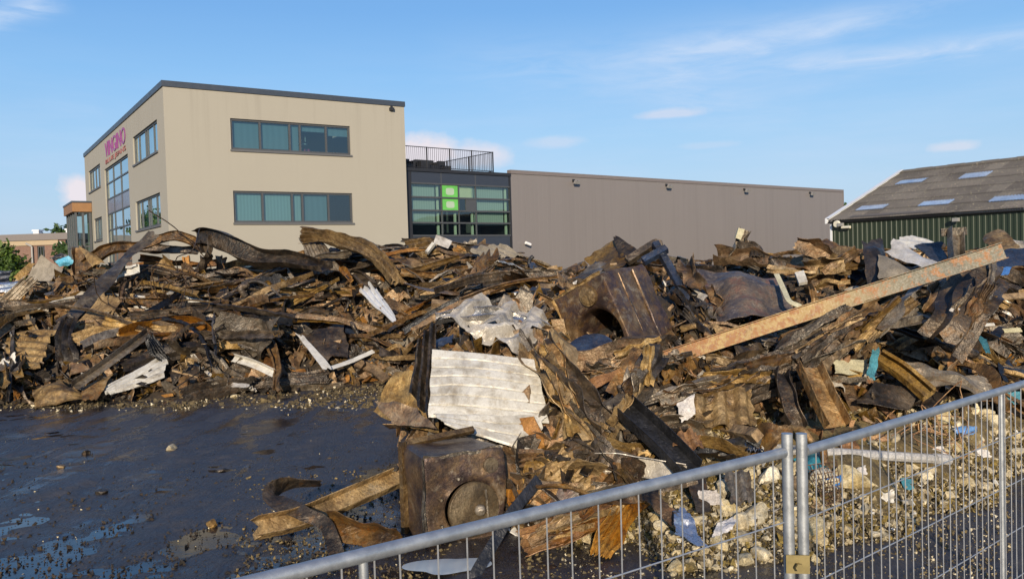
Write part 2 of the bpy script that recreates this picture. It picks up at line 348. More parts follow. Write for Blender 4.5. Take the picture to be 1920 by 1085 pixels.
def glass(name, tint, refl=.16):
    m = bpy.data.materials.new(name); m.use_nodes = True; t = NT(m.node_tree); t.n.clear()
    tr = t.new('ShaderNodeBsdfTransparent'); tr.inputs[0].default_value = (*tint, 1)
    gl = t.new('ShaderNodeBsdfGlossy'); gl.inputs['Roughness'].default_value = .015; gl.inputs[0].default_value = (.85, .97, 1.0, 1)
    nb = t.new('ShaderNodeBump'); t.l.new(t.noise(coords(t), .55, 2, .5), nb.inputs['Height']); nb.inputs['Distance'].default_value = .02; nb.inputs['Strength'].default_value = .35; t.l.new(nb.outputs[0], gl.inputs['Normal'])
    ge = t.new('ShaderNodeNewGeometry'); dp = t.new('ShaderNodeVectorMath', operation='DOT_PRODUCT'); t.l.new(ge.outputs['True Normal'], dp.inputs[0]); t.l.new(ge.outputs['Incoming'], dp.inputs[1])
    f = t.math('ADD', t.math('MULTIPLY', t.math('POWER', t.math('SUBTRACT', 1.0, t.math('ABSOLUTE', dp.outputs['Value'])), 5.0), .92), refl, clamp=True)   # Schlick, the same from both sides
    mx = t.new('ShaderNodeMixShader'); t.l.new(f, mx.inputs[0]); t.l.new(tr.outputs[0], mx.inputs[1]); t.l.new(gl.outputs[0], mx.inputs[2])
    t.l.new(mx.outputs[0], t.new('ShaderNodeOutputMaterial').inputs[0])
    return m
M['glass'] = glass('teal_tinted_glass', (.38, .54, .57), .13)
M['glassfront'] = glass('reflective_glass', (.28, .45, .48), .34)
M['glassgreen'] = glass('green_tinted_glass', (.49, .61, .57), .12)
def blindmat(name, c, per=.09, amt=.25):
    m, t, b, o = mat(name); v = coords(t, 'UV')
    wv = t.new('ShaderNodeTexWave', wave_type='BANDS', bands_direction='X'); t.l.new(v, wv.inputs[0]); wv.inputs['Scale'].default_value = .3 / per; wv.inputs['Distortion'].default_value = 1.2
    c = t.mix(t.math('MULTIPLY', wv.outputs['Fac'], amt), (*c, 1), (*[x * .55 for x in c], 1))
    t.l.new(c, b.inputs['Base Color']); b.inputs['Roughness'].default_value = .9
    return m
M['blind'] = blindmat('pale_pleated_blind', (.50, .54, .50), .16, .35)
M['blinddark'] = blindmat('grey_blind', (.26, .31, .32), .3, .2)
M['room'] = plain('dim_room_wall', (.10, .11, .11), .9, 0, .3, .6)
def foliage(name, c1, c2):
    m, t, b, o = mat(name); r = t.new('ShaderNodeNewGeometry').outputs['Random Per Island']
    c = t.mix(r, (*c1, 1), (*c2, 1)); t.l.new(c, b.inputs['Base Color']); b.inputs['Roughness'].default_value = .6
    tr = t.new('ShaderNodeBsdfTranslucent'); t.l.new(t.mix(.5, c, (.12, .2, .02, 1)), tr.inputs[0])
    mx = t.new('ShaderNodeMixShader'); mx.inputs[0].default_value = .3; t.l.new(b.outputs[0], mx.inputs[1]); t.l.new(tr.outputs[0], mx.inputs[2]); t.l.new(mx.outputs[0], o.inputs[0])
    return m
M['leaf'] = foliage('green_leaves', (.035, .075, .012), (.11, .17, .025))
M['leafdark'] = foliage('dark_green_leaves', (.02, .05, .012), (.055, .10, .025))
M['bark'] = plain('bark', (.07, .05, .035), .9, 0, .3, 8, .01)
def ground_mat(name, near=True):
    m, t, b, o = mat(name); v = coords(t)
    big = t.noise(v, .22, 5, .6, dist=.5); tr_ = t.noise(t.mapping(v, (1.7, .42, 1), (0, 0, R(-10))), .9, 8, .68, dist=.5)
    mid = t.noise(v, 2.6, 8, .68); fine = t.noise(v, 22, 6, .72)
    c = t.ramp(t.math('ADD', t.math('MULTIPLY', mid, .6), t.math('MULTIPLY', fine, .4)), [(.30, (.012, .010, .010)), (.48, (.030, .025, .023)), (.60, (.058, .046, .038)), (.72, (.12, .095, .07))])
    wet = t.math('ADD', t.math('MULTIPLY', tr_, .62), t.math('MULTIPLY', big, .38))
    wet = t.math('SUBTRACT', wet, t.math('MULTIPLY', t.math('SUBTRACT', mid, .5), .20))
    wm = t.rng(wet, .43, .56)
    c = t.mix(t.math('MULTIPLY', wm, .8), c, (.016, .015, .018, 1))
    t.l.new(c, b.inputs['Base Color'])
    t.l.new(t.math('SUBTRACT', t.math('ADD', t.math('MULTIPLY', wm, -.52), .66), t.math('MULTIPLY', t.rng(wet, .55, .63), .09)), b.inputs['Roughness'])
    b.inputs['IOR'].default_value = 1.75
    h = t.math('ADD', t.math('MULTIPLY', mid, .6), t.math('MULTIPLY', fine, .45))
    h = t.math('MULTIPLY', h, t.rng(wm, 0, 1, 1.0, .20))
    bump(t, b, h, .05, .9)
    return m
M['mud'] = ground_mat('wet_black_mud')
M['ash'] = rust('ash_and_char', [(0, (.012, .010, .009)), (.4, (.035, .027, .02)), (.7, (.075, .055, .036)), (1, (.14, .10, .06))], 2.2, (.7, .95), 0, spots=((.13, .08, .035), .6), bumpd=.05, vary=0, crease=0)
M['dirt'] = rust('brown_dirt', [(0, (.035, .026, .014)), (.4, (.10, .072, .034)), (.7, (.20, .148, .066)), (1, (.32, .245, .12))], 3, (.75, .95), 0, spots=((.32, .26, .15), .5), bumpd=.03, vary=.2, soot=.4, crease=0)
# ------------------------------------------------------------------ setting
mb = MB(); g = 900.0
N = 24; xs = np.linspace(-g, g, N + 1)
for i in range(N):
    for j in range(N):
        mb.add([(xs[i], xs[j], -.05), (xs[i + 1], xs[j], -.05), (xs[i + 1], xs[j + 1], -.05), (xs[i], xs[j + 1], -.05)], [(0, 1, 2, 3)])
tag(mb.build('ground', plain('yard_asphalt', (.05, .048, .046), .8, 0, .3, .4), origin=(0, 0, -.05)), kind='structure')
def sines(P, freq, seed, n=8, ridge=False):
    rg = np.random.default_rng(seed); P = np.asarray(P, float); K = rg.normal(size=(n, P.shape[-1])) * freq; ph = rg.uniform(0, 6.28, n)
    s = np.sin(P @ K.T + ph)
    if ridge: s = np.arcsin(s) * .6366 * 1.25      # triangle waves: flat facets and sharp folds
    return s.mean(-1) * 1.7
gx = np.linspace(-17, 15, 420); gy = np.concatenate([np.linspace(.5, 12, 300), np.linspace(12.1, 40, 200)])
GX, GY = np.meshgrid(gx, gy); P2 = np.stack([GX, GY], -1)
rot = np.stack([GX * 1.5 - GY * .22, GY * .36], -1); lump_ = np.clip((9.5 - GY) / 3, 0, 1) * np.clip((-1.0 - GX) / 1.5, 0, 1)
GZ = .030 + .012 * sines(P2, .8, 3) + .016 * sines(rot, 2.2, 4, 8) + .010 * sines(P2, 7, 5, 10, True) + .006 * sines(P2, 19, 6, 10)
GZ = GZ + lump_ * (.022 * sines(rot, 4.5, 14, 9) + .022 * sines(P2, 8, 15, 12, True) + .014 * sines(P2, 26, 16, 12, True))
edge = np.clip(np.minimum.reduce([(GX + 17) / 2, (15 - GX) / 2, (GY - .5) / .5, (40 - GY) / 2]), 0, 1)
GZ = GZ * edge - .12 * (1 - edge)
def gridfaces(nv, nu, off=0):
    i = np.arange(nv - 1)[:, None] * nu + np.arange(nu - 1)[None]; i = i.ravel() + off
    return np.stack([i, i + 1, i + nu + 1, i + nu], 1)
tag(mk('muddy_yard', np.stack([GX, GY, GZ], -1).reshape(-1, 3), gridfaces(len(gy), len(gx)), M['mud'], origin=(0, 0, 0), sharp=0), kind='structure')
wp_, wt_, wb_, wo_ = mat('dirty_water'); wb_.inputs['Base Color'].default_value = (.012, .013, .016, 1); wb_.inputs['Roughness'].default_value = .07
wt_.l.new(wt_.rng(wt_.noise(coords(wt_), 1.5, 5, .6), .35, .7, .03, .22), wb_.inputs['Roughness']); bump(wt_, wb_, wt_.noise(coords(wt_), 9, 3, .5), .004, .3)
mb = MB(); mb.add([(-15, 2, .019), (2, 2, .019), (2, 16, .017), (-15, 16, .017)], [(0, 1, 2, 3)]); tag(mb.build('standing_water', wp_, origin=(0, 0, 0)), kind='structure')
def add_uv(o, fr, base=(0, 0)):
    """UV in metres along a wall frame, for panel-wise tints"""
    me = o.data; uv = me.uv_layers.new(name='uv'); loc = np.array(parent_loc(o) if o.parent is None else parent_loc(o.parent))
    for l in me.loops:
        p = np.array(me.vertices[l.vertex_index].co) + loc
        uv.data[l.index].uv = (float((p[:2] - fr.O) @ fr.d), float(p[2]))
# ---- beige office building
zt = 11.54
A = at(304.5, 152, 39.3)
d1 = np.array([.833, .553]); n1 = np.array([.553, -.833]); d2 = np.array([-.553, .833]); n2 = np.array([-.833, -.553])
zt = A[2]
FR = Frame(A, d1, n1); FL = Frame(A, d2, n2)
LR = FR.px(757.3, 192.5)[0]; LF = FL.px(157.9, 291.8)[0]
def rect(fr, tl, br):
    s0, z1 = fr.px(*tl); s1, z0 = fr.px(*br); return (min(s0, s1), max(s0, s1), z0, z1)
office = empty('office_building', (A[0], A[1], 0), 'beige rendered three storey office block with grey ribbon windows and flat roof', 'building')
r1 = rect(FR, (431.5, 221.6), (658, 291)); r2 = rect(FR, (435, 357.5), (661, 417.7))
r1 = (r1[0], r1[1], r1[2], r1[3]); r2 = (r1[0], r1[1], r2[2], r2[3]); dzs = r1[2] - r2[2]; r3 = (r1[0], r1[1], r2[2] - dzs, r2[3] - dzs)
r3 = (r3[0], r3[1], max(.5, r3[2]), r3[3])
f1 = rect(FL, (293.9, 224.5), (250.8, 310)); f2 = rect(FL, (295.9, 360.8), (254.4, 430.8))
f1 = (f1[0], f1[1], r1[2], r1[3]); f2 = (f1[0], f1[1], r2[2], r2[3]); f3 = (f1[0], f1[1], r3[2], r3[3])
sb = FL.px(239.8, 300)[0], FL.px(196, 330)[0]; fb = (sb[0], sb[1], .35, FL.px(239.8, 287.2)[1])
sl_ = FL.px(188.2, 330)[0], FL.px(166.2, 330)[0]; f4 = (sl_[0], sl_[1], r1[2], r1[3])
sl2 = FL.px(191.2, 420)[0], FL.px(176.3, 420)[0]; f5 = (sl2[0], sl2[1], r2[2], r2[3])
mb = MB()
wall_open(mb, FR, 0, LR, 0, zt, [r1, r2, r3]); wall_open(mb, FL, 0, LF, 0, zt, [f1, f2, f3, fb, f4, f5])
FB = Frame(FL.p(LF, 0, 0), d1, -n1); FE = Frame(FR.p(LR, 0, 0), d2, n1 * 0 + d1)
mb.add([FL.p(LF, 0, 0), FL.p(LF, -LR, 0), FL.p(LF, -LR, zt), FL.p(LF, 0, zt)], [(0, 1, 2, 3)])
mb.add([FR.p(LR, 0, 0), FR.p(LR, -LF, 0), FR.p(LR, -LF, zt), FR.p(LR, 0, zt)], [(0, 1, 2, 3)])
mb.build('wall', M['render'], office)
mb = MB(); FR.box(mb, .3, LR - .3, zt - .5, zt - .35, -LF + .3, -.3); mb.build('roof', M['roofgrey'], office)
mb = MB()
FR.box(mb, -.06, LR + .04, zt - .24, zt + .03, -.30, .06)
FL.box(mb, .30, LF + .04, zt - .243, zt + .027, -.30, .06)
FR.box(mb, LR - .30, LR + .037, zt - .243, zt + .027, -LF, -.30)
FL.box(mb, LF - .3, LF + .037, zt - .246, zt + .024, -LR + .3, -.3)
mb.build('roof_trim', M['trim'], office)
def window(parent, fr, r, vd, hd, blinds=None, gl='glass', fw=.10, depth=.16, sill=True, mull=None):
    s0, s1, z0, z1 = r; mb = MB(); Wd, H = s1 - s0, z1 - z0
    fr.box(mb, s0, s0 + fw, z0, z1, -depth, -depth + .08); fr.box(mb, s1 - fw, s1, z0, z1, -depth, -depth + .08)
    fr.box(mb, s0 + fw, s1 - fw, z0, z0 + fw, -depth, -depth + .078); fr.box(mb, s0 + fw, s1 - fw, z1 - fw, z1, -depth, -depth + .078)
    mw = mull or fw * .9
    for v in vd: fr.box(mb, s0 + v * Wd - mw / 2, s0 + v * Wd + mw / 2, z0 + fw, z1 - fw, -depth, -depth + .074)
    for h in hd: fr.box(mb, s0 + fw, s1 - fw, z0 + h * H - mw / 2, z0 + h * H + mw / 2, -depth, -depth + .070)
    f = mb.build('window', M['frame'], parent)
    p = MB(); p.add([fr.p(s0 + .02, -depth + .03, z0 + .02), fr.p(s1 - .02, -depth + .03, z0 + .02), fr.p(s1 - .02, -depth + .03, z1 - .02), fr.p(s0 + .02, -depth + .03, z1 - .02)], [(0, 1, 2, 3)])
    p.build('pane', M[gl], f)
    if sill:
        q = MB(); fr.box(q, s0 - .05, s1 + .05, z0 - .09, z0 - .003, -.10, .07); q.build('sill', M['sill'], f)
    edges = [0, *vd, 1]
    if blinds:
        for (a, b_), c in zip(zip(edges, edges[1:]), blinds):
            if c is None: continue
            q = MB(); x0, x1 = s0 + a * Wd + .03, s0 + b_ * Wd - .03
            zlo = z0 + (1 - c[1]) * H
            q.add([fr.p(x0, -depth - .12, zlo), fr.p(x1, -depth - .12, zlo), fr.p(x1, -depth - .12, z1), fr.p(x0, -depth - .12, z1)], [(0, 1, 2, 3)])
            o = q.build('blind', M[c[0]], f); add_uv(o, fr)
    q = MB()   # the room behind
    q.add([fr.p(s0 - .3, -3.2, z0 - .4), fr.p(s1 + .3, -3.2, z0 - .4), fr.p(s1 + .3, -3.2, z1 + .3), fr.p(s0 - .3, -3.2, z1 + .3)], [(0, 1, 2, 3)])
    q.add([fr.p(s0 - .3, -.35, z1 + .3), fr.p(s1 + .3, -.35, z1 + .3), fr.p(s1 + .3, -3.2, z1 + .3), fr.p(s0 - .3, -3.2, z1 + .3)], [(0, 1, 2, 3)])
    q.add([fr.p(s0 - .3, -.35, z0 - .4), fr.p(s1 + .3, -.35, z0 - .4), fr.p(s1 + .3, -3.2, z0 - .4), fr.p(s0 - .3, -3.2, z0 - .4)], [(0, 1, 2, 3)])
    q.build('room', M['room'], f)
    return f
VD = [.235, .478, .565, .79]
bl, bd = ('blind', 1.0), ('blinddark', 1.0)
w1 = window(office, FR, r1, VD, [], [bd, ('blinddark', .9), bd, ('blinddark', .25), ('blinddark', .35)])
window(office, FR, r2, VD, [], [bl, ('blind', .95), bl, ('blinddark', 1.0), None])
window(office, FR, r3, VD, [], [bd, bd, None, bd, bd])
VF = [.2, .45, .53, .8]
for r in (f1, f2, f3): window(office, FL, r, VF, [], [bd, bl, bd, bl, bd], 'glassfront', fw=.09)
window(office, FL, f4, [.25, .5, .75], [], [bd] * 4, 'glassfront', fw=.12)
window(office, FL, f5, [.4, .7], [], [bl] * 3, 'glassfront', fw=.12)
big = window(office, FL, fb, [.36, .68], [.09, .215, .335, .45, .565, .68, .785, .895], None, 'glassfront', fw=.10, sill=False)
mb = MB(); H = fb[3] - fb[2]; FL.box(mb, fb[0] + .06, fb[1] - .06, fb[2] + .682 * H, fb[2] + .783 * H, -.135, -.118); mb.build('spandrel_panel', M['spandrel'], big)
# things inside, seen through the upper window: a hanging lamp and a pink stool
s_, z_ = FR.px(588, 262); mb = MB(); fx = lambda s, d, z: FR.p(s, d, z)
mb.tube(fx(s_, -1.2, r1[3] + .2), fx(s_, -1.2, r1[2] + .75), .02, 6); mb.tube(fx(s_ - .75, -1.2, r1[2] + .62), fx(s_ + .1, -1.2, r1[2] + .62), .035, 6)
mb.build('hanging_rail', M['letter'], w1)
mb = MB(); mb.tube(fx(s_ + .05, -1.2, r1[2] + .02), fx(s_ + .05, -1.2, r1[2] + .35), .26, 14, .17); mb.build('lampshade', plain('pink_shade', (.6, .06, .14), .6), w1)
mb = MB(); s_, z_ = FR.px(733, 197); FR.box(mb, s_ - .12, s_ + .12, zt - .52, zt - .36, .0, .16); FR.box(mb, s_ - .05, s_ + .05, zt - .36, zt - .26, .02, .10)
tag(mb.build('wall_camera', M['blackmetal']), 'small black camera under the roof edge of the beige office block', 'camera')
# entrance pavilion
e0, ez = FL.px(171.5, 381); ezt = FL.px(171.5, 380)[1] + .1
def out_dist():
    for e in np.arange(.5, 9, .05):
        q = np.array(FL.p(e0, e, 5)) - CAM
        if CX + F * (q @ _xc) / (q @ _fw) < 143: return e
    return 5
ed = out_dist()
FEn = Frame(FL.p(e0, ed, 0), d1, n1); FEl = Frame(FL.p(e0, ed, 0), d2, n2); ew = 5.2
ent = empty('entrance_porch', FL.p(e0, ed, 0), 'glass entrance porch with brown timber fascia at the office corner', 'porch')
mb = MB(); FEl.box(mb, -.15, ew, ezt - .75, ezt - .12, -ed + .02, .15); mb.build('fascia', M['wood'], ent)
mb = MB(); FEl.box(mb, -.19, ew + .04, ezt - .12, ezt, -ed + .02, .19); mb.build('roof', M['trim'], ent)
mb = MB()
for k in (.0, .5, 1.0): FEn.box(mb, k * (ed - .2), k * (ed - .2) + .14, 0, ezt - .75, -.14, 0)
for z in (2.4, 4.6): FEn.box(mb, .14, ed - .2, z, z + .1, -.12, -.02)
for k in (.25, .5, .75, 1.0): FEl.box(mb, k * (ew - .2), k * (ew - .2) + .12, 0, ezt - .75, -.14, 0)
for z in (2.4, 4.6): FEl.box(mb, .14, ew - .2, z, z + .1, -.12, -.02)
mb.build('frame', M['frame'], ent)
mb = MB(); mb.add([FEn.p(0.1, -.07, 0), FEn.p(ed, -.07, 0), FEn.p(ed, -.07, ezt - .75), FEn.p(.1, -.07, ezt - .75)], [(0, 1, 2, 3)])
mb.add([FEl.p(.1, -.07, 0), FEl.p(ew, -.07, 0), FEl.p(ew, -.07, ezt - .75), FEl.p(.1, -.07, ezt - .75)], [(0, 1, 2, 3)]); mb.build('pane', M['glassgreen'], ent)
# sign
def letters(name, txt, fr, s0, s1, zlo, zhi, mt, dep=.035, flip=False):
    c = bpy.data.curves.new(name, 'FONT'); c.body = txt; c.extrude = .5; c.size = 1
    o = bpy.data.objects.new(name, c); col.objects.link(o); bpy.context.view_layer.update()
    me = bpy.data.meshes.new_from_object(o.evaluated_get(bpy.context.evaluated_depsgraph_get())); bpy.data.objects.remove(o); bpy.data.curves.remove(c)
    v = np.array([x.co for x in me.vertices]); f = [tuple(p.vertices) for p in me.polygons]; bpy.data.meshes.remove(me)
    lo, hi = v.min(0), v.max(0); u = (v - lo) / (hi - lo)
    P = [fr.p(s0 + (s1 - s0) * a, .008 + dep * b, zlo + (zhi - zlo) * h) for a, h, b in u]
    return np.array(P), f
sg0, sg1 = FL.px(197.5, 275)[0], FL.px(235.5, 255)[0]
zv = FL.px(235, 236)[1], FL.px(235, 268)[1]; zb = FL.px(235, 273)[1], FL.px(235, 285)[1]
sign = empty('wall_sign', FL.p((sg0 + sg1) / 2, 0, zb[1]), 'magenta and brown lettered wall sign on the beige office block', 'sign')
P_, f_ = letters('t', 'VINGINO', FL, sg0, sg1, zv[1], zv[0], None); mk('lettering', P_, f_, M['magenta'], sign, False)
P_, f_ = letters('t', 'BLUE JEANS', FL, sg0, sg1, zb[1], zb[0], None); mk('lettering', P_, f_, M['redbrown'], sign, False)
# ---- glazed link + grey warehouse
dw = np.array([math.sin(R(50.7)), math.cos(R(50.7))]); nw = np.array([dw[1], -dw[0]])
Wp = at(957, 322, 51.4)
FW = Frame(Wp, dw, nw)
zw = FW.px(958, 320)[1]; Lw = FW.px(1580.5, 357)[0]
ware = empty('warehouse', (Wp[0], Wp[1], 0), 'long windowless warehouse in taupe vertical cladding with flat roof', 'building')
prof = []; s = 0.0
while s < Lw:
    prof += [(s, 0), (s + .06, 0), (s + .075, -.003), (s + .09, -.003), (s + .105, 0)]; s += .35
prof = [p for p in prof if p[0] < Lw] + [(Lw, 0)]
v = [FW.p(a, b, 0) for a, b in prof] + [FW.p(a, b, zw) for a, b in prof]; n = len(prof)
o = mk('wall', v, [(i, i + 1, n + i + 1, n + i) for i in range(n - 1)], M['greyclad'], ware, False); add_uv(o, FW)
mb = MB(); FW.box(mb, 0.0, Lw, 0, zw - .3, -30, -.02); mb.build('core', M['greyclad'], ware)
mb = MB(); FW.box(mb, -.02, Lw + .05, zw - .18, zw + .05, -.3, .05); FW.box(mb, Lw - .02, Lw + .053, 0, zw - .183, -.3, .047); mb.build('roof_trim', plain('taupe_trim', (.16, .135, .125), .5), ware)
mb = MB(); FW.box(mb, -3.2, .4, zw - .2, zw + .55, -9.0, -6.0); mb.build('roof_box', M['greyclad'], ware)
for px, py, lab in ((1075, 342, 'floodlight on the taupe warehouse wall nearest the glazed link'), (1249, 350, 'second floodlight along the taupe warehouse wall from the link'), (1395, 358, 'third floodlight along the taupe warehouse wall from the link'), (1518, 364, 'floodlight on the taupe warehouse wall nearest the green shed')):
    a, z = FW.px(px, py); t_ = empty('floodlight', FW.p(a, 0, z - .15), lab, 'lamp', 'floodlights on the warehouse wall')
    mb = MB(); FW.box(mb, a - .10, a + .10, z + .02, z + .2, .0, .06); mb.tube(FW.p(a, .03, z + .1), FW.p(a, .42, z + .05), .03, 6); mb.build('bracket', M['blackmetal'], t_)
    mb = MB(); mb.hexa([FW.p(a - .22, .36, z - .14), FW.p(a + .22, .36, z - .14), FW.p(a + .18, .2, z - .07), FW.p(a - .18, .2, z - .07), FW.p(a - .22, .46, z + .04), FW.p(a + .22, .46, z + .04), FW.p(a + .18, .3, z + .10), FW.p(a - .18, .3, z + .10)]); mb.build('lamp_head', M['lampgrey'], t_)
a, z = FW.px(984, 457); t_ = empty('security_camera', FW.p(a, 0, z - .1), 'white security camera low on the taupe warehouse wall', 'camera')
mb = MB(); mb.tube(FW.p(a, 0, z), FW.p(a, .25, z + .02), .04, 8); mb.build('bracket', M['lampgrey'], t_)
mb = MB(); mb.tube(FW.p(a - .18, .3, z + .06), FW.p(a + .2, .3, z - .06), .09, 10); mb.build('camera_body', M['letter'], t_)
# link
FK = Frame(Wp, dw, nw); s0k, zk = FK.px(760, 316); zk = FK.px(957, 326)[1]
link = empty('glazed_link', FK.p(s0k, 0, 0), 'dark framed glass link block with green posters between office and warehouse', 'building')
sa = s0k + .35; sz = -.12
bays = [FK.px(x, 400)[0] for x in (829.5, 893.5)]
rows = [FK.px(857, y)[1] for y in (346.5, 371.5, 395.5, 418, 441.5, 466)]
mb = MB(); FK.box(mb, s0k - 1.5, sa, 0, zk - .15, -8, .0); FK.box(mb, sz, -.003, 0, zk - .15, -8, .012)
FK.box(mb, s0k - 1.5, -.003, zk - .15, zk + .03, -8, .06); mb.build('wall', M['blackmetal'], link)
mb = MB(); cols = [sa, *bays, sz]
for a, b in zip(cols, cols[1:]):
    for z0, z1 in ((rows[0] + .04, zk - .16), (0, rows[4] - .04)): q = MB(); FK.box(q, a + .03, b - .03, z0, z1, -.2, -.02); q.build('dark_panel', M['darkpanel'], link)
mb = MB()
for a in bays: FK.box(mb, a - .03, a + .03, 0, zk - .155, -.12, -.012)
for z in rows[:5]: FK.box(mb, sa, sz, z - .045, z + .045, -.12, .02)
mid = FK.px(861.5, 400)[0]; FK.box(mb, mid - .025, mid + .025, rows[4] + .045, rows[0] - .045, -.12, -.015)
s_, _ = FK.px(874, 380); FK.box(mb, s_, bays[1] - .03, rows[2] + .05, rows[1] - .05, -.10, -.012)
mb.build('mullion', M['frame'], link)
mb = MB(); mb.add([FK.p(sa, -.06, rows[4]), FK.p(sz, -.06, rows[4]), FK.p(sz, -.06, rows[0]), FK.p(sa, -.06, rows[0])], [(0, 1, 2, 3)]); mb.build('pane', M['glassgreen'], link)
mb = MB()
for a, b in ((cols[0], cols[1]), (cols[2], cols[3])): mb.add([FK.p(a + .05, -.30, rows[2] - .8), FK.p(b - .3, -.30, rows[2] - .8), FK.p(b - .3, -.30, rows[0] + .1), FK.p(a + .05, -.30, rows[0] + .1)], [(0, 1, 2, 3)])
o = mb.build('blind', M['blind'], link); add_uv(o, FK)
mb = MB(); mb.add([FK.p(mid + .05, -.22, rows[1]), FK.p(bays[1] - .15, -.22, rows[1]), FK.p(bays[1] - .15, -.22, rows[0]), FK.p(mid + .05, -.22, rows[0])], [(0, 1, 2, 3)]); mb.build('roller_blind', plain('cream_blind', (.85, .78, .50), .8), link)
mb = MB()
for a in (*bays, mid, sz): FK.box(mb, a - .20, a - .08, rows[4], rows[0], -.32, -.22)
mb.build('curtain_edge', plain('pale_curtain_edge', (.66, .70, .55), .8), link)
gp = plain('bright_green_poster', (.11, .40, .075), .6, 0, .35, 3.0); wp = plain('poster_white', (.34, .43, .31), .6)
for z0, z1 in ((rows[1], rows[0]), (rows[2], rows[1])):
    mb = MB(); FK.box(mb, bays[0] + .06, mid - .06, z0 + .03, z1 - .03, -.047, -.035); o = mb.build('poster', gp, link)
    mb = MB(); c0, c1 = bays[0] + .06, mid - .06; wd = c1 - c0; hh = z1 - z0; pts = []
    for k in range(24):
        t_ = k / 24 * 6.283; cxx, sxx = math.cos(t_), math.sin(t_)
        pts.append((c0 + wd * .5 + wd * .27 * math.copysign(abs(cxx) ** .5, cxx), z0 + hh * .48 + hh * .26 * math.copysign(abs(sxx) ** .5, sxx)))
    mb.add([FK.p(a, -.033, z) for a, z in pts], [tuple(range(24))]); mb.build('pale_patch', wp, o)
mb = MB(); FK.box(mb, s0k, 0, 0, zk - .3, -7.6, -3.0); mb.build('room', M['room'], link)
sB = empty('roof_railing', FK.p(s0k, -.2, zk), 'black bar railing around the roof terrace of the glazed link', 'railing')
e1 = FK.px(928, 300)[0]; hz = 1.25; mb = MB(); mp = MB()
def rail_run(p, q, n_posts):
    p, q = np.array(p), np.array(q); L = np.linalg.norm(q - p); k = int(L / .13)
    for h in (.12, hz): mb.tube(p + (0, 0, h), q + (0, 0, h), .025, 6)
    for i in range(k + 1): c = p + (q - p) * i / k; mb.tube(c + (0, 0, .12), c + (0, 0, hz), .011, 4, caps=False)
    for i in range(n_posts + 1): c = p + (q - p) * i / n_posts; mp = MB(); mp.tube(c, c + (0, 0, hz + .03), .045, 6); mp.build('railing_post', M['blackmetal'], sB)
rail_run(FK.p(s0k, -.2, zk), FK.p(e1, -.2, zk), 4); rail_run(FK.p(e1, -.2, zk), FK.p(e1, -7.4, zk), 3); rail_run(FK.p(e1, -7.4, zk), FK.p(s0k - 1, -7.4, zk), 4)
mb.build('railing_bars', M['blackmetal'], sB)
for px, nm, sc_, lab in ((793, 'terrace_chair', 1.0, 'dark woven armchair behind the terrace railing beside the beige office'), (833, 'terrace_sofa', 1.6, 'dark woven sofa in the middle of the roof terrace'), (866, 'terrace_stool', .6, 'dark woven stool at the right end of the roof terrace')):
    a, _ = FK.px(px, 305); mb = MB(); w_ = .8 * sc_
    FK.box(mb, a - w_ / 2, a + w_ / 2, zk + .12, zk + .45, -2.2, -1.4); FK.box(mb, a - w_ / 2, a + w_ / 2, zk + .45, zk + .8, -2.2, -2.0)
    if sc_ > .8: FK.box(mb, a - w_ / 2, a - w_ / 2 + .15, zk + .452, zk + .65, -1.99, -1.4); FK.box(mb, a + w_ / 2 - .15, a + w_ / 2, zk + .452, zk + .65, -1.99, -1.4)
    for i in (-1, 1):
        for k in (-2.1, -1.5): FK.box(mb, a + i * (w_ / 2 - .1) - .03, a + i * (w_ / 2 - .1) + .03, zk + .03, zk + .118, k - .03, k + .03)
    tag(mb.build(nm, M['blackmetal']), lab, 'seat')
# ---- green shed
C = at(1558, 413, 55.0); e1v = np.array([.553, -.833]); e2v = np.array([.833, .553])
FS = Frame(C, e1v, -e2v); zE = C[2]; Ls = 34.0
rd = at(1690, 325, 59.4); zR = rd[2]; hw = 8.05; sl_len = math.hypot(hw, zR - zE)
shed = empty('green_shed', (C[0], C[1], 0), 'dark green steel shed with corrugated grey roof and blue skylights', 'building')
prof = []; s = 0.0
while s < Ls: prof += [(s, 0), (s + .12, 0), (s + .15, .035), (s + .27, .035), (s + .30, 0)]; s += .33
v = [FS.p(a, b, 0) for a, b in prof] + [FS.p(a, b, zE - .1) for a, b in prof]; n = len(prof)
o = mk('wall', v, [(i, i + 1, n + i + 1, n + i) for i in range(n - 1)], M['greenclad'], shed, False); add_uv(o, FS)
mb = MB()
mb.add([FS.p(0, 0, 0), FS.p(0, -2 * hw, 0), FS.p(0, -2 * hw, zE), FS.p(0, -hw, zR - .1), FS.p(0, 0, zE - .1)], [(0, 1, 2, 3, 4)])
mb.add([FS.p(Ls, 0, 0), FS.p(Ls, -2 * hw, 0), FS.p(Ls, -2 * hw, zE), FS.p(Ls, -hw, zR - .1), FS.p(Ls, 0, zE - .1)], [(0, 1, 2, 3, 4)])
mb.add([FS.p(0, -2 * hw, 0), FS.p(Ls, -2 * hw, 0), FS.p(Ls, -2 * hw, zE), FS.p(0, -2 * hw, zE)], [(0, 1, 2, 3)])
mb.build('end_wall', M['greenclad'], shed)
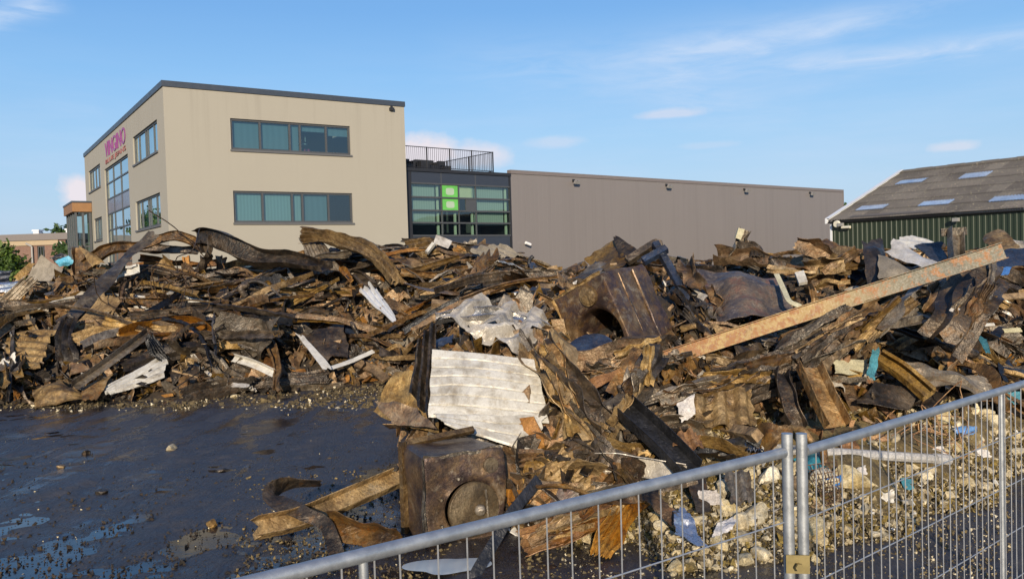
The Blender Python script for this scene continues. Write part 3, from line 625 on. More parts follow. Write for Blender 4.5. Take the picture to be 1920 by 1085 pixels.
def roof_mat():
    m, t, b, o = mat('weathered_fibre_cement'); uv = coords(t, 'UV'); ob = coords(t)
    sp = t.new('ShaderNodeSeparateXYZ'); t.l.new(uv, sp.inputs[0])
    ix = t.math('FLOOR', t.math('DIVIDE', sp.outputs[0], 1.06)); iy = t.math('FLOOR', t.math('DIVIDE', sp.outputs[1], 1.46))
    wn = t.new('ShaderNodeTexWhiteNoise', noise_dimensions='2D'); cb = t.new('ShaderNodeCombineXYZ'); t.l.new(ix, cb.inputs[0]); t.l.new(iy, cb.inputs[1]); t.l.new(cb.outputs[0], wn.inputs['Vector'])
    f = t.math('ADD', t.math('MULTIPLY', wn.outputs[0], .35), t.math('MULTIPLY', t.noise(ob, .8, 8, .7), .65))
    c = t.mix(t.rng(f, .25, .75), (.062, .056, .051, 1), (.135, .122, .108, 1))
    c = t.mix(t.math('MULTIPLY', t.rng(t.noise(ob, 7, 6, .7), .58, .66), .75), c, (.34, .30, .20, 1))
    c = t.mix(t.math('MULTIPLY', t.rng(t.noise(ob, 5, 6, .7, 3.0), .55, .7), .6), c, (.05, .045, .04, 1))
    t.l.new(c, b.inputs['Base Color']); b.inputs['Roughness'].default_value = .9
    return m
def slope_patch(s0, s1, t0, t1, lift, side=1, amp=.045, per=.177, rows=None):
    k = max(8, int((s1 - s0) / per * 8)); S = np.linspace(s0, s1, k + 1); tt = np.array(rows if rows else [t0, t1])
    V = []; UV = []
    for j, t_ in enumerate(tt):
        for a in S:
            zz = lift + amp * math.cos(a / per * 6.2832)
            h = t_ / sl_len; V.append(FS.p(a, (-hw * h) if side > 0 else (-2 * hw + hw * h), zE + (zR - zE) * h + zz)); UV.append((a, t_))
    return np.array(V), gridfaces(len(tt), k + 1), UV
RM = roof_mat()
def roof_obj(name, s0, s1, t0, t1, lift, mt, side=1, amp=.035, step=True):
    V = []; Fc = []; U = []; b = 0
    if step:
        ts = []; t_ = t0
        while t_ < t1 - .01: ts.append((t_, min(t1, t_ + 1.5))); t_ += 1.46
    else: ts = [(t0, t1)]
    for i, (a, c) in enumerate(ts):
        v, f, u = slope_patch(s0, s1, a, c, 0, side, amp)
        v = v.copy(); k = len(v) // 2; v[:k, 2] += lift + .03; v[k:, 2] += lift + .0
        V.append(v); Fc.append(f + b); b += len(v); U += u
    o = mk(name, np.concatenate(V), np.concatenate(Fc), mt, shed, True, 0)
    uv = o.data.uv_layers.new(name='uv'); idx = np.zeros(len(o.data.loops), int); o.data.loops.foreach_get('vertex_index', idx)
    uv.data.foreach_set('uv', np.array(U)[idx].ravel()); return o
roof_obj('roof', -.1, Ls, -.25, sl_len, .05, RM); roof_obj('roof', -.1, Ls, -.25, sl_len, .05, RM, -1)
def roofpx(px, py):
    nrm = np.cross(np.array([*e1v, 0]), np.array([hw * e2v[0], hw * e2v[1], zR - zE])); r = ray(px, py); P0 = np.array([C[0], C[1], zE + .08])
    q = CAM + r * (((P0 - CAM) @ nrm) / (r @ nrm)); d = q - P0; s = d[:2] @ e1v; t_ = d[:2] @ e2v; return float(s), float(t_ / hw * sl_len)
SK = rust('blue_grey_skylight', [(0, (.16, .22, .34)), (.5, (.25, .34, .50)), (1, (.36, .44, .56))], 1.2, (.35, .6), 0, vary=.1, soot=.2)
for (x0, y0, x1, y1) in ((1678, 347, 1741, 334), (1602, 396, 1669, 383), (1795, 337, 1862, 321), (1719, 388, 1790, 374), (1853, 380, 1960, 362)):
    (a, t0), (b, t1) = roofpx(x0, y0), roofpx(x1, y1)
    if a > b: a, b = b, a
    t0, t1 = min(t0, t1), max(t0, t1)
    roof_obj('skylight', a, b, t0, t1, .10, SK, step=False)
a, t0 = roofpx(1592, 409); b, t1 = roofpx(1745, 394); roof_obj('roof_patch', min(a, b), max(a, b), max(-.2, min(t0, t1)), max(t0, t1), .095, plain('dark_new_sheet', (.075, .07, .068), .7, 0, .2, 2), step=False)
mb = MB(); mb.hexa([FS.p(-.2, .35, zE - .22), FS.p(-.08, .35, zE - .22), FS.p(-.08, -hw, zR - .1), FS.p(-.2, -hw, zR - .1), FS.p(-.2, .35, zE + .12), FS.p(-.08, .35, zE + .12), FS.p(-.08, -hw, zR + .24), FS.p(-.2, -hw, zR + .24)])
mb.hexa([FS.p(-.08, .35, zE + .11), FS.p(.12, .35, zE + .11), FS.p(.12, -hw, zR + .23), FS.p(-.08, -hw, zR + .23), FS.p(-.08, .35, zE + .14), FS.p(.12, .35, zE + .14), FS.p(.12, -hw, zR + .26), FS.p(-.08, -hw, zR + .26)])
mb.build('verge_trim', M['whitetrim'], shed)
mb = MB(); FS.box(mb, -.05, .10, 0, zE - .12, -.15, .05); mb.build('corner_trim', M['whitetrim'], shed)
mb = MB()
for k in range(8): a0, a1 = math.pi + k * math.pi / 8, math.pi + (k + 1) * math.pi / 8; mb.add([FS.p(-.15, .16 + .1 * math.cos(a0), zE - .1 + .1 * math.sin(a0)), FS.p(Ls, .16 + .1 * math.cos(a0), zE - .1 + .1 * math.sin(a0)), FS.p(Ls, .16 + .1 * math.cos(a1), zE - .1 + .1 * math.sin(a1)), FS.p(-.15, .16 + .1 * math.cos(a1), zE - .1 + .1 * math.sin(a1))], [(0, 1, 2, 3)])
mb.build('gutter', M['blackmetal'], shed)
v = []; k = 60
mb = MB()
for i in range(int(Ls / 1.1)):
    mb.tube(FS.p(i * 1.1, -hw, zR + .06 + .02 * (i % 2)), FS.p(i * 1.1 + 1.12, -hw, zR + .06 + .02 * (i % 2)), .17, 10)
mb.build('ridge_cap', RM, shed)
for px, py, kind, lab in ((1575, 420, 0, 'round cream lamp near the white corner of the green shed'), (1583, 421, 1, 'small grey box camera beside the round lamp on the green shed'), (1592, 426, 2, 'white tube lamp below the eave of the green shed corner'), (1799, 412, 1, 'grey lamp on the green shed wall below the eave, right of the T section')):
    a, z = FS.px(px, py); t_ = empty('wall_lamp' if kind != 1 else 'wall_fitting', FS.p(a, .03, z - .1), lab, 'lamp')
    mb = MB(); mb.tube(FS.p(a, .02, z), FS.p(a, .3, z), .03, 6); mb.build('bracket', M['blackmetal'], t_)
    mb = MB()
    if kind == 0: mb.tube(FS.p(a, .28, z), FS.p(a, .42, z), .24, 16, .2)
    elif kind == 1: FS.box(mb, a - .16, a + .16, z - .1, z + .1, .25, .5)
    else: mb.tube(FS.p(a - .3, .32, z), FS.p(a + .3, .32, z), .09, 10)
    mb.build('lamp_head', M['lampcream'] if kind != 1 else M['lampgrey'], t_, kind == 0)
# ---- brick building far left
FBk = Frame(at(130.5, 437, 84), np.array([-1, .12]), np.array([-.12, -1.0]))
brick = empty('brick_building', FBk.p(0, 0, 0), 'low brown brick building with grey flat roof edge and white lettering', 'building')
zb_ = FBk.px(128, 437)[1]; sw = FBk.px(55, 440)[0]; door = (FBk.px(84, 470)[0], FBk.px(70, 470)[0], .1, FBk.px(80, 461)[1])
mb = MB(); wall_open(mb, FBk, 0, 26, 0, zb_, [door], .3); mb.add([FBk.p(0, 0, 0), FBk.p(0, -12, 0), FBk.p(0, -12, zb_), FBk.p(0, 0, zb_)], [(0, 1, 2, 3)]); mb.build('wall', M['brick'], brick)
mb = MB(); FBk.box(mb, -.2, 26, zb_ - .6, zb_ + .05, -12, .25); mb.build('roof', plain('grey_fascia', (.17, .15, .14), .8), brick)
mb = MB(); zc = FBk.px(100, 449)[1]; FBk.box(mb, 1.2, 26, zb_ - 1.1, zb_ - .605, -.2, .12); mb.build('fascia_band', plain('sand_band', (.36, .28, .18), .8), brick)
window(brick, FBk, door, [.3, .62], [.5], None, 'glassfront', sill=False)
mb = MB(); sp_ = FBk.px(62.5, 470)[0]; mb.tube(FBk.p(sp_, .2, 0), FBk.p(sp_, .2, zb_ - 1.2), .1, 8); mb.tube(FBk.p(sp_, .2, zb_ - 1.2), FBk.p(sp_ + .6, .2, zb_ - .9), .1, 8); mb.build('downpipe', M['lampgrey'], brick)
P_, f_ = letters('t', 'ENTRPNR.', FBk, FBk.px(89, 455)[0], FBk.px(118.5, 455)[0], FBk.px(104, 457.6)[1], FBk.px(104, 452.4)[1], None)
tag(mk('wall_lettering', P_, f_, M['letter'], None, False), 'white capital lettering on the brown brick building', 'sign')
for px, lab in ((57, 'small white roof vent at the left end of the brick building roof'), (119, 'small white roof vent at the right end of the brick building roof')):
    a = FBk.px(px, 436)[0]; mb = MB(); FBk.box(mb, a - .3, a + .3, zb_ + .05, zb_ + .35, -1.4, -.8); FBk.box(mb, a - .38, a + .38, zb_ + .35, zb_ + .5, -1.48, -.72); tag(mb.build('roof_vent', M['whitetrim']), lab, 'vent')
# ---- trees
def tree(name, base, h, r, label, mt='leaf', n=1500, leaf=.3, trunk=.25, seed=0, bushy=False, group=None, hi=None):
    rg = np.random.default_rng(seed); t_ = empty(name, base, label, 'tree' if not bushy else 'bush', group)
    base = np.array(base, float); mb = MB(); th = h * (.32 if not bushy else .12)
    mb.tube(base, base + (0, 0, th), trunk, 8, trunk * .75)
    cl = []
    for k in range(9 if not bushy else 14):
        a = rg.uniform(0, 6.28); rr = r * rg.uniform(.15, .78) ; z = rg.uniform(th, h * .9) if not bushy else rg.uniform(.15 * h, .85 * h)
        rr *= 1 - .45 * abs(z / h - .5); c = base + (math.cos(a) * rr, math.sin(a) * rr, z); cl.append((c, r * rg.uniform(.28, .52)))
        mb.tube(base + (0, 0, th * .9), c, trunk * .4, 5, trunk * .08)
    cl.append((base + (0, 0, h * .88), r * .35))
    mb.build('trunk', M['bark'], t_)
    per = n // len(cl); V = []
    for c, cr in cl:
        d = rg.normal(size=(per, 3)); d /= np.linalg.norm(d, axis=1)[:, None]
        p = c + d * (cr * rg.uniform(.35, 1.0, per) ** .6)[:, None] * (1 + .25 * rg.normal(size=(per, 1)))
        p[:, 2] = np.maximum(p[:, 2], base[2] + .1)
        u = rg.normal(size=(per, 3)); u /= np.linalg.norm(u, axis=1)[:, None]; q = np.cross(u, rg.normal(size=(per, 3))); q /= np.linalg.norm(q, axis=1)[:, None]
        s = leaf * rg.uniform(.5, 1.2, (per, 1)); V.append(np.stack([p - u * s, p + q * s * .5, p + u * s, p - q * s * .5], 1))
    V = np.concatenate(V).reshape(-1, 3); mk('crown', V, np.arange(len(V)).reshape(-1, 4), M[mt], t_, False)
    return t_
b_ = at(18, 497, 52); tree('leafy_bush', (b_[0] - .6, 52, 0), 4.7, 2.3, 'bright green leafy bush at the left edge before the brick building', 'leaf', 5200, .2, .12, 3, True)
for i, (px, py, Y, r, hi_, lab, mt) in enumerate(((112, 424, 100, 3.4, 0, 'round green tree behind the brick building beside the porch', 'leafdark'), (72, 436, 104, 2.4, 0, 'low green tree behind the middle of the brick building', 'leafdark'), (141, 452, 78, 1.9, 0, 'dark green tree standing behind the glass porch', 'leafdark'), (1585, 378, 110, 2.6, 0, 'small green treetop between warehouse and green shed', 'leaf'))):
    p = at(px, py, Y); tree('broadleaf_tree', (p[0], Y, 0), p[2], r, lab, mt, 2200, .34, .25, 20 + i)
for i, (x, y, h) in enumerate(((-52, 62, 9), (-60, 74, 10), (-66, 88, 9), (-73, 100, 11), (-47, 50, 7))):
    tree('roadside_tree', (x, y, 0), h, 4.0, ['tall', 'broad', 'dense', 'loose', 'short'][i] + ' green roadside tree mirrored in the tall office window', 'leaf', 1500, .55, .3, 40 + i, group='roadside trees left of the office')
# ---- palisade fence in front of the warehouse
pf = empty('palisade_fence', FW.p(8, 3, 0), 'black spiked bar fence at the foot of the warehouse', 'fence'); mb = MB(); mp = MB()
zf = FW.px(1290, 497)[1]; zf = 1.9
for i in range(int(36 / .16)):
    a = -2 + i * .16; mb.tube(FW.p(a, 3, .1), FW.p(a, 3, zf + .12), .014, 4, .003)
for z in (.3, zf - .15): FW.box(mb, -2, 34, z, z + .05, 2.97, 3.02)
for i in range(13): mp = MB(); FW.box(mp, -2 + i * 3 - .05, -2 + i * 3 + .05, -.05, zf + .05, 2.9, 3.0); mp.build('post', M['blackmetal'], pf)
mb.build('bars', M['blackmetal'], pf)
# ------------------------------------------------------------------ heaps: the mound under the scrap
COLS = [(-900, [(17, 0), (20, 1.4), (24, 2.2), (29, 2.2), (36, 0)]),
 (-300, [(17, 0), (20, 1.5), (24, 2.3), (28, 2.2), (35, 0)]), (0, [(17.3, 0), (19.5, 1.2), (24, 2.25), (28, 2.1), (34, 0)]),
 (160, [(17.2, 0), (19.5, 1.3), (24, 2.75), (28, 2.4), (34, 0)]), (320, [(17.3, 0), (19.8, 1.25), (23.5, 2.35), (28, 2.1), (34, 0)]),
 (450, [(17.6, 0), (20, 1.2), (24, 2.5), (28, 2.2), (34, 0)]), (580, [(18.2, 0), (20.5, 1.2), (24, 2.65), (28, 2.4), (34, 0)]),
 (700, [(18.8, 0), (21, 1.2), (25, 2.8), (29, 2.4), (34, 0)]), (740, [(18.8, 0), (21.5, 1.3), (25.5, 2.9), (29, 2.5), (34, 0)]),
 (790, [(9.2, 0), (9.9, .62), (11.2, 1.1), (13, .5), (15, .25), (19, .4), (22, 1.5), (26, 3.0), (33, 0)]),
 (900, [(8.5, 0), (9.2, .6), (10.4, 1.45), (12.5, 1.6), (17, 1.4), (21, 1.9), (26, 2.85), (33, 0)]),
 (1000, [(7.9, 0), (8.7, .55), (10.2, 1.35), (12, 1.9), (16, 1.9), (21, 2.1), (26, 2.3), (33, 0)]),
 (1090, [(7.7, 0), (9, .65), (10.4, 1.35), (12.8, 2.15), (15.5, 2.4), (20, 1.8), (25, 1.2), (31, 0)]),
 (1160, [(7.6, 0), (9, .65), (10.4, 1.4), (12.8, 2.25), (15, 2.55), (20, 1.8), (25, 1.2), (31, 0)]),
 (1300, [(6.9, 0), (7.5, .2), (8.5, .45), (9.6, .95), (11.0, 1.6), (13, 2.15), (15.5, 2.4), (20, 1.8), (28, 0)]),
 (1450, [(7.0, 0), (7.6, .22), (8.7, .48), (9.7, .9), (11.0, 1.5), (13, 2.1), (15.5, 2.45), (20, 1.8), (28, 0)]),
 (1600, [(7.4, 0), (8.1, .25), (8.9, .48), (9.9, .82), (11.2, 1.4), (13, 2.1), (15.5, 2.5), (19, 2.0), (27, 0)]),
 (1750, [(8.2, 0), (8.9, .25), (9.6, .48), (10.6, .87), (11.6, 1.35), (13.2, 2.1), (15.5, 2.5), (19, 2.0), (27, 0)]),
 (1920, [(9.5, 0), (10.2, .25), (11.0, .5), (12, 1.0), (13.5, 1.9), (16, 2.55), (19, 2.1), (27, 0)]),
 (2600, [(11.5, 0), (12.4, .5), (14, 1.5), (17, 2.5), (20, 2.2), (28, 0)])]
def H(x, y):
    x = np.asarray(x, float); y = np.maximum(np.asarray(y, float), .5); q = CX + F * x / y
    Z = np.array([np.interp(y, [a for a, b in c[1]], [b for a, b in c[1]], 0, 0) for c in COLS]); Q = np.array([c[0] for c in COLS])
    i = np.clip(np.searchsorted(Q, q) - 1, 0, len(Q) - 2); t = np.clip((q - Q[i]) / (Q[i + 1] - Q[i]), 0, 1); t = t * t * (3 - 2 * t)
    za = np.take_along_axis(Z, i[None], 0)[0] if Z.ndim > 1 else Z[i]; zb = np.take_along_axis(Z, (i + 1)[None], 0)[0] if Z.ndim > 1 else Z[i + 1]
    return za * (1 - t) + zb * t
YS = np.arange(6.5, 34, .04)
def Yhit(px, py):
    d = ray(px, py); P = CAM + d[None] * (YS / d[1])[:, None]; g = P[:, 2] - H(P[:, 0], P[:, 1]); k = np.nonzero(g < 0)[0]
    return (YS[k[0]], True) if len(k) else (YS[int(np.argmin(g))], False)
def pt(p, off=.28):
    if len(p) > 2: return at(*p)
    Y, ok = Yhit(*p); return at(p[0], p[1], Y - off)
def pxof(p):
    d = np.asarray(p, float) - CAM; k = d @ _fw; return CX + F * (d @ _xc) / k, CY - F * (d @ _yc) / k
qs = np.linspace(-700, 2500, 420); ys = np.concatenate([np.linspace(6.4, 16, 160), np.linspace(16.1, 35, 120)])
QQ, YY = np.meshgrid(qs, ys); XX = (QQ - CX) / F * YY; HZ = H(XX.ravel(), YY.ravel()).reshape(XX.shape)
PP = np.stack([XX, YY, HZ], -1); amp = np.clip(HZ / .4, 0, 1)
dsp = .16 * sines(PP, 1.5, 31, 10, True) + .10 * sines(PP, 4, 32, 10, True) + .05 * sines(PP, 10, 33, 12, True) + .02 * sines(PP, 24, 34, 12, True)
PP[..., 2] = np.where(HZ > .002, HZ - .04 + dsp * amp, -.08)
mo = mk('rubble_mound', PP.reshape(-1, 3), gridfaces(len(ys), len(qs)), M['ash'], origin=(0, 12, 0), sharp=0)
mo.data.materials.append(M['dirt'])
fc = gridfaces(len(ys), len(qs)); mid_ = PP.reshape(-1, 3)[fc].mean(1); qf = CX + F * mid_[:, 0] / mid_[:, 1]
mo.data.polygons.foreach_set('material_index', ((qf > 960) & (mid_[:, 2] < 1.0) & (mid_[:, 1] < 12.5)).astype(np.int32))
tag(mo, kind='structure')
# ------------------------------------------------------------------ scrap builders
def shell(X, th):
    du = np.gradient(X, axis=1); dv = np.gradient(X, axis=0); n = np.cross(du, dv); n /= np.linalg.norm(n, axis=-1, keepdims=True) + 1e-9
    nv, nu = X.shape[:2]; V = np.concatenate([(X + n * th / 2).reshape(-1, 3), (X - n * th / 2).reshape(-1, 3)]); N = nv * nu
    f = gridfaces(nv, nu); fb = f[:, ::-1] + N
    ring = np.concatenate([np.arange(nu), np.arange(1, nv) * nu + nu - 1, (nv - 1) * nu + np.arange(nu - 2, -1, -1), np.arange(nv - 2, 0, -1) * nu])
    r2 = np.roll(ring, -1); fr = np.stack([ring, ring + N, r2 + N, r2], 1)
    return V, np.concatenate([f, fb, fr])
def catmull(pts, n):
    P = np.array(pts, float)
    if len(P) == 2: return P[0] + (P[1] - P[0]) * np.linspace(0, 1, n)[:, None]
    P = np.concatenate([[2 * P[0] - P[1]], P, [2 * P[-1] - P[-2]]]); L = np.concatenate([[0], np.cumsum(np.linalg.norm(np.diff(P[1:-1], axis=0), axis=1))])
    s = np.linspace(0, L[-1], n); out = []
    i = np.clip(np.searchsorted(L, s, 'right') - 1, 0, len(L) - 2); t = ((s - L[i]) / (L[i + 1] - L[i]))[:, None]
    a, b, c, d = P[i], P[i + 1], P[i + 2], P[i + 3]
    return .5 * (2 * b + (c - a) * t + (2 * a - 5 * b + 4 * c - d) * t ** 2 + (3 * b - a - 3 * c + d) * t ** 3)
def dens(p, k):
    p = np.array(p, float); o = []
    for a, b in zip(p, p[1:]):
        for t in np.arange(k) / k: o.append(a + (b - a) * t)
    return np.array(o + [p[-1]])
def profile(kind, rg):
    if kind == 'flat': return dens([(-.5, 0), (0, .03), (.5, 0)], 3), False
    if kind == 'U': return dens([(-.5, .5), (-.5, 0), (.5, 0), (.5, .5)], 3), False
    if kind == 'L': return dens([(-.5, .75), (-.5, 0), (.5, 0)], 4), False
    if kind == 'C': return dens([(-.28, .42), (-.5, .45), (-.5, 0), (.5, 0), (.5, .45), (.28, .42)], 2), False
    if kind == 'hat': return dens([(-.6, 0), (-.3, 0), (-.22, .3), (.22, .3), (.3, 0), (.6, 0)], 2), False
    if kind == 'pleat':
        k = int(rg.integers(6, 14)); x = np.linspace(-.5, .5, k) + rg.normal(size=k) * .02; y = np.where(np.arange(k) % 2, 1, -1) * rg.uniform(.05, .17, k)
        return dens(np.stack([x, y], 1), 3), False
    if kind == 'deck': # trapezoidal roof deck
        p = []
        for i in range(4): x = -.5 + i * .25; p += [(x, 0), (x + .06, .10), (x + .16, .10), (x + .22, 0)]
        return np.array(p + [(.5, 0)]), False
    if kind == 'I':
        h, f_, tw, tf = .5, .36, .022, .045
        p = [(-h, -f_), (-h + tf, -f_), (-h + tf, -tw), (h - tf, -tw), (h - tf, -f_), (h, -f_), (h, f_), (h - tf, f_), (h - tf, tw), (-h + tf, tw), (-h + tf, f_), (-h, f_)]
        return np.array(p), True
    if kind == 'tube':
        t = np.arange(10) * .6283; return np.stack([np.cos(t), np.sin(t)], 1) * .5, True
    if kind == 'box': return np.array([(-.5, -.5), (.5, -.5), (.5, .5), (-.5, .5)]), True
    if kind == 'plank': return np.array([(-.5, -.14), (.5, -.14), (.5, .14), (-.5, .14)]), True
UP = np.array((0, -.72, .69))
def ribbon_geo(pts, w, kind, rg, up=UP, twist=(0, 0), cr=.12, taper=(1, 1), th=.008, jag=.14, wander=.0):
    L = np.linalg.norm(np.diff(np.array(pts, float), axis=0), axis=1).sum(); ns = int(np.clip(L / (w * .20), 18, 90))
    P = catmull(pts, ns); s = np.linspace(0, 1, ns)
    if wander: P = P + np.stack([sines(s[:, None] * 9, 1, int(rg.integers(1e6)), 4) for _ in range(3)], 1) * wander
    T = np.gradient(P, axis=0); T /= np.linalg.norm(T, axis=1)[:, None]
    B = np.asarray(up, float) - (T @ np.asarray(up, float))[:, None] * T; B /= np.linalg.norm(B, axis=1)[:, None] + 1e-6; A = np.cross(T, B)
    tw = twist[0] + (twist[1] - twist[0]) * s + (.35 * sines(s[:, None] * 7, 1, int(rg.integers(1e6)), 4) if cr > .03 else 0)
    c, q = np.cos(tw)[:, None], np.sin(tw)[:, None]; A, B = A * c + B * q, B * c - A * q
    pr, closed = profile(kind, rg)
    sc = w * (taper[0] + (taper[1] - taper[0]) * s); 
    if cr > .03: sc = sc * (1 + .22 * sines(s[:, None] * 8, 1, int(rg.integers(1e6)), 5))
    hb = 1 + (.5 * sines(s[:, None] * 10, 1, int(rg.integers(1e6)), 5) if cr > .03 else 0)
    X = P[:, None] + A[:, None] * (pr[:, 0] * 1.0)[None, :, None] * sc[:, None, None] + B[:, None] * pr[:, 1][None, :, None] * (sc * hb)[:, None, None]
    if cr:
        r = sines(X, 1.3 / w, int(rg.integers(1e6)), 8, True) ; r2 = sines(X, 3.4 / w, int(rg.integers(1e6)), 8, True)
        X = X + B[:, None] * (1.3 * cr * w * r + .8 * cr * w * r2)[..., None] + A[:, None] * (.6 * cr * w * sines(X, 1.6 / w, int(rg.integers(1e6)), 6))[..., None]
    if jag and not closed:
        for e, sg in ((0, -1), (-1, 1)): X[e] += T[e] * (rg.uniform(-.2, 1, X.shape[1]) * jag * w * sg)[:, None]
    if closed:
        nv, nu = X.shape[:2]; i = np.arange(nv - 1)[:, None] * nu; j = np.arange(nu)[None]; k = (j + 1) % nu
        f = np.stack([(i + j).ravel(), (i + k).ravel(), (i + nu + k).ravel(), (i + nu + j).ravel()], 1).tolist()
        f += [list(range(nu))[::-1], list(range((nv - 1) * nu, nv * nu))]; return X.reshape(-1, 3), f
    return shell(X, th)
def sheet_geo(c, rg, n=(40, 30), corr=None, cr=.05, bow=0.0, rag=.06, th=.006, fold=None, curl=0.0, freq=None):
    c = np.array(c, float); nu, nv = n; u = np.linspace(0, 1, nu)[None]; v = np.linspace(0, 1, nv)[:, None]
    if rag:
        def rr(x): return rag * (sines(x.reshape(-1, 1) * 9, 1, int(rg.integers(1e6)), 6).reshape(x.shape) + .07 * rg.normal(size=x.shape))
        l, r_, tp, bt = rr(v), rr(v), rr(u), rr(u)
        u2 = u + (1 - u) ** 2 * l + u ** 2 * r_; v2 = v + (1 - v) ** 2 * tp + v ** 2 * bt
    else: u2, v2 = u + 0 * v, v + 0 * u
    U, V = np.broadcast_arrays(u2, v2); U = U[..., None]; V = V[..., None]
    X = c[0] * (1 - U) * (1 - V) + c[1] * U * (1 - V) + c[2] * U * V + c[3] * (1 - U) * V
    nrm = np.cross(c[1] - c[0], c[3] - c[0]) + np.cross(c[3] - c[2], c[1] - c[2]); nrm /= np.linalg.norm(nrm)
    if nrm @ (CAM - c.mean(0)) < 0: nrm = -nrm
    S = math.sqrt(np.linalg.norm(np.cross(c[2] - c[0], c[3] - c[1])) / 2) + 1e-6
    d = bow * S * np.sin(np.pi * np.clip(U[..., 0], 0, 1)) * np.sin(np.pi * np.clip(V[..., 0], 0, 1)) + curl * S * (2 * U[..., 0] - 1) ** 2
    fq = (freq or 1.6) / S
    if cr: d = d + cr * S * (1.3 * sines(X, fq, int(rg.integers(1e6)), 5, True) + .8 * sines(X, fq * 2.3, int(rg.integers(1e6)), 6, True) + .3 * sines(X, fq * 5.5, int(rg.integers(1e6)), 8, True))
    if fold:
        for (axis, pos, ang_) in fold:
            k = (U if axis == 'u' else V)[..., 0] - pos; Lx = np.linalg.norm(c[1] - c[0] if axis == 'u' else c[3] - c[0])
            d = d + np.where(k > 0, k * math.tan(ang_) * Lx, 0) if ang_ else d
    if corr:
        axis, k, a = corr[:3]; ph = (U if axis == 'u' else V)[..., 0] * k * 2 * math.pi + .5 * sines(X, fq * .8, 5, 5); d = d + (a * np.clip(1.6 * np.sin(ph), -1, 1) if len(corr) < 4 else -a * np.exp(-(np.sin(ph / 2) / .16) ** 2))
    return shell(X + nrm * d[..., None], th)
ANCH = []      # (px, py, phrase) of the distinctive pieces, for telling the plain ones apart
used = set()
def hero(name, geo, mt, label, cat, short=None, group=None, sharp=24):
    o = mk(name, geo[0], geo[1], M[mt], None, True, sharp); tag(o, label, cat, group, 'thing'); used.add(label)
    if short: ANCH.append((*pxof(np.mean(geo[0], 0)), short))
    return o
sd = [100]
def RB(name, path, w, kind, mt, label, cat='scrap metal', short=None, off=.3, **k):
    sd[0] += 1; rg = np.random.default_rng(sd[0]); return hero(name, ribbon_geo([pt(p, off) for p in path], w, kind, rg, **k), mt, label, cat, short)
def SH(name, cs, mt, label, cat='scrap sheet', short=None, off=.3, **k):
    sd[0] += 1; rg = np.random.default_rng(sd[0]); return hero(name, sheet_geo([pt(p, off) for p in cs], rg, **k), mt, label, cat, short)
KEEP = []
def keep(x0, y0, x1, y1, Y=13.5): KEEP.append((x0, y0, x1, y1, Y))
# ------------------------------------------------------------------ near fence
def fence_panel(name, label, A_, B_, ztop, mid, first, n_w, hz_, clipz):
    A_, B_ = np.array(A_, float), np.array(B_, float); root = empty(name, (*A_, 0), label, 'fence', 'temporary site fence panels')
    P = lambda t, z: np.array([*(A_ + (B_ - A_) * t), z])
    L = np.linalg.norm(B_ - A_)
    for t in (0, 1): mb = MB(); mb.tube(P(t, .04), P(t, ztop + .03), .0205, 18); mb.build('post', M['galv'], root, True)
    mb = MB(); mb.tube(P(.022 / L, ztop - .038), P(1 - .022 / L, ztop - .038), .0192, 18); mb.build('top_rail', M['galv'], root, True)
    mb = MB(); mb.tube(P(.022 / L, .2), P(1 - .022 / L, .2), .0205, 14); mb.build('bottom_rail', M['galv'], root, True)
    mb = MB(); mb.tube(P(mid, .21), P(mid, ztop - .05), .0125, 12); mb.build('middle_post', M['galv'], root, True)
    mb = MB(); off = np.array([*( [(B_ - A_)[1], -(B_ - A_)[0]] / L * .0), 0])
    for i in range(1, n_w):
        t = i / n_w; j = rnd.gauss(0, .0022); mb.tube(P(t, .2) + off, P(t + j, ztop - .024) + off, .0026, 6, caps=False)
    mb.build('upright_wires', M['wire'], root, True)
    mb = MB(); nrm_ = np.array([*np.array([(B_ - A_)[1], -(B_ - A_)[0]]) / L * -.005, 0])
    for z in hz_: mb.tube(P(.01, z) + nrm_, P(.99, z) + nrm_, .0028, 6, caps=False)
    mb.build('level_wires', M['wire'], root, True)
    for t in (0, 1):
        c = P(t, 0); q = MB(); u = (B_ - A_) / L; nn = np.array([-u[1], u[0]])
        def cr(a, b, z): return (c[0] + u[0] * a + nn[0] * b, c[1] + u[1] * a + nn[1] * b, z)
        q.hexa([cr(-.11, -.33, 0), cr(.11, -.33, 0), cr(.11, .33, 0), cr(-.11, .33, 0), cr(-.09, -.3, .13), cr(.09, -.3, .13), cr(.09, .3, .13), cr(-.09, .3, .13)])
        o = q.build('foot_block', M['concrete'], root)
    return root
def fl(px, py, z):   # where a pixel's ray meets height z
    d = ray(px, py); k = (z - EYE) / d[2]; return (CAM + d * k)[:2]
ZT = 1.96; ZRL = 1.922
Bp = fl(1475.5, 812, ZT + .03); Lp = fl(470, 1092, ZRL); dirL = (Lp - Bp); dirL /= np.linalg.norm(dirL)
B2 = fl(1502.5, 812, ZT + .03); dirR = fl(1920, 719, ZRL) - B2; dirR /= np.linalg.norm(dirR)
hz_ = [ZRL - .255 * k for k in range(1, 8)]
Rm = fl(1884, 733, ZRL); tR = float((Rm - B2) @ dirR)
Lm = fl(683, 1042, ZRL); tL = float((Lm - Bp) @ dirL)
print('fence mid', tR, tL)
fence_panel('mesh_fence', 'left galvanised mesh fence panel slanting down out of the picture', Bp, Bp + dirL * 3.45, ZT, tL / 3.45, 0, int(round(3.45 / .0945)), hz_, 0)
fence_panel('mesh_fence', 'right galvanised mesh fence panel rising to the right edge', B2, B2 + dirR * 3.45, ZT, tR / 3.45, 0, int(round(3.45 / .074)), hz_, 0)
cm = (Bp + B2) / 2; zc_ = float((CAM + ray(1500, 1052) * (cm[1] / ray(1500, 1052)[1]))[2])
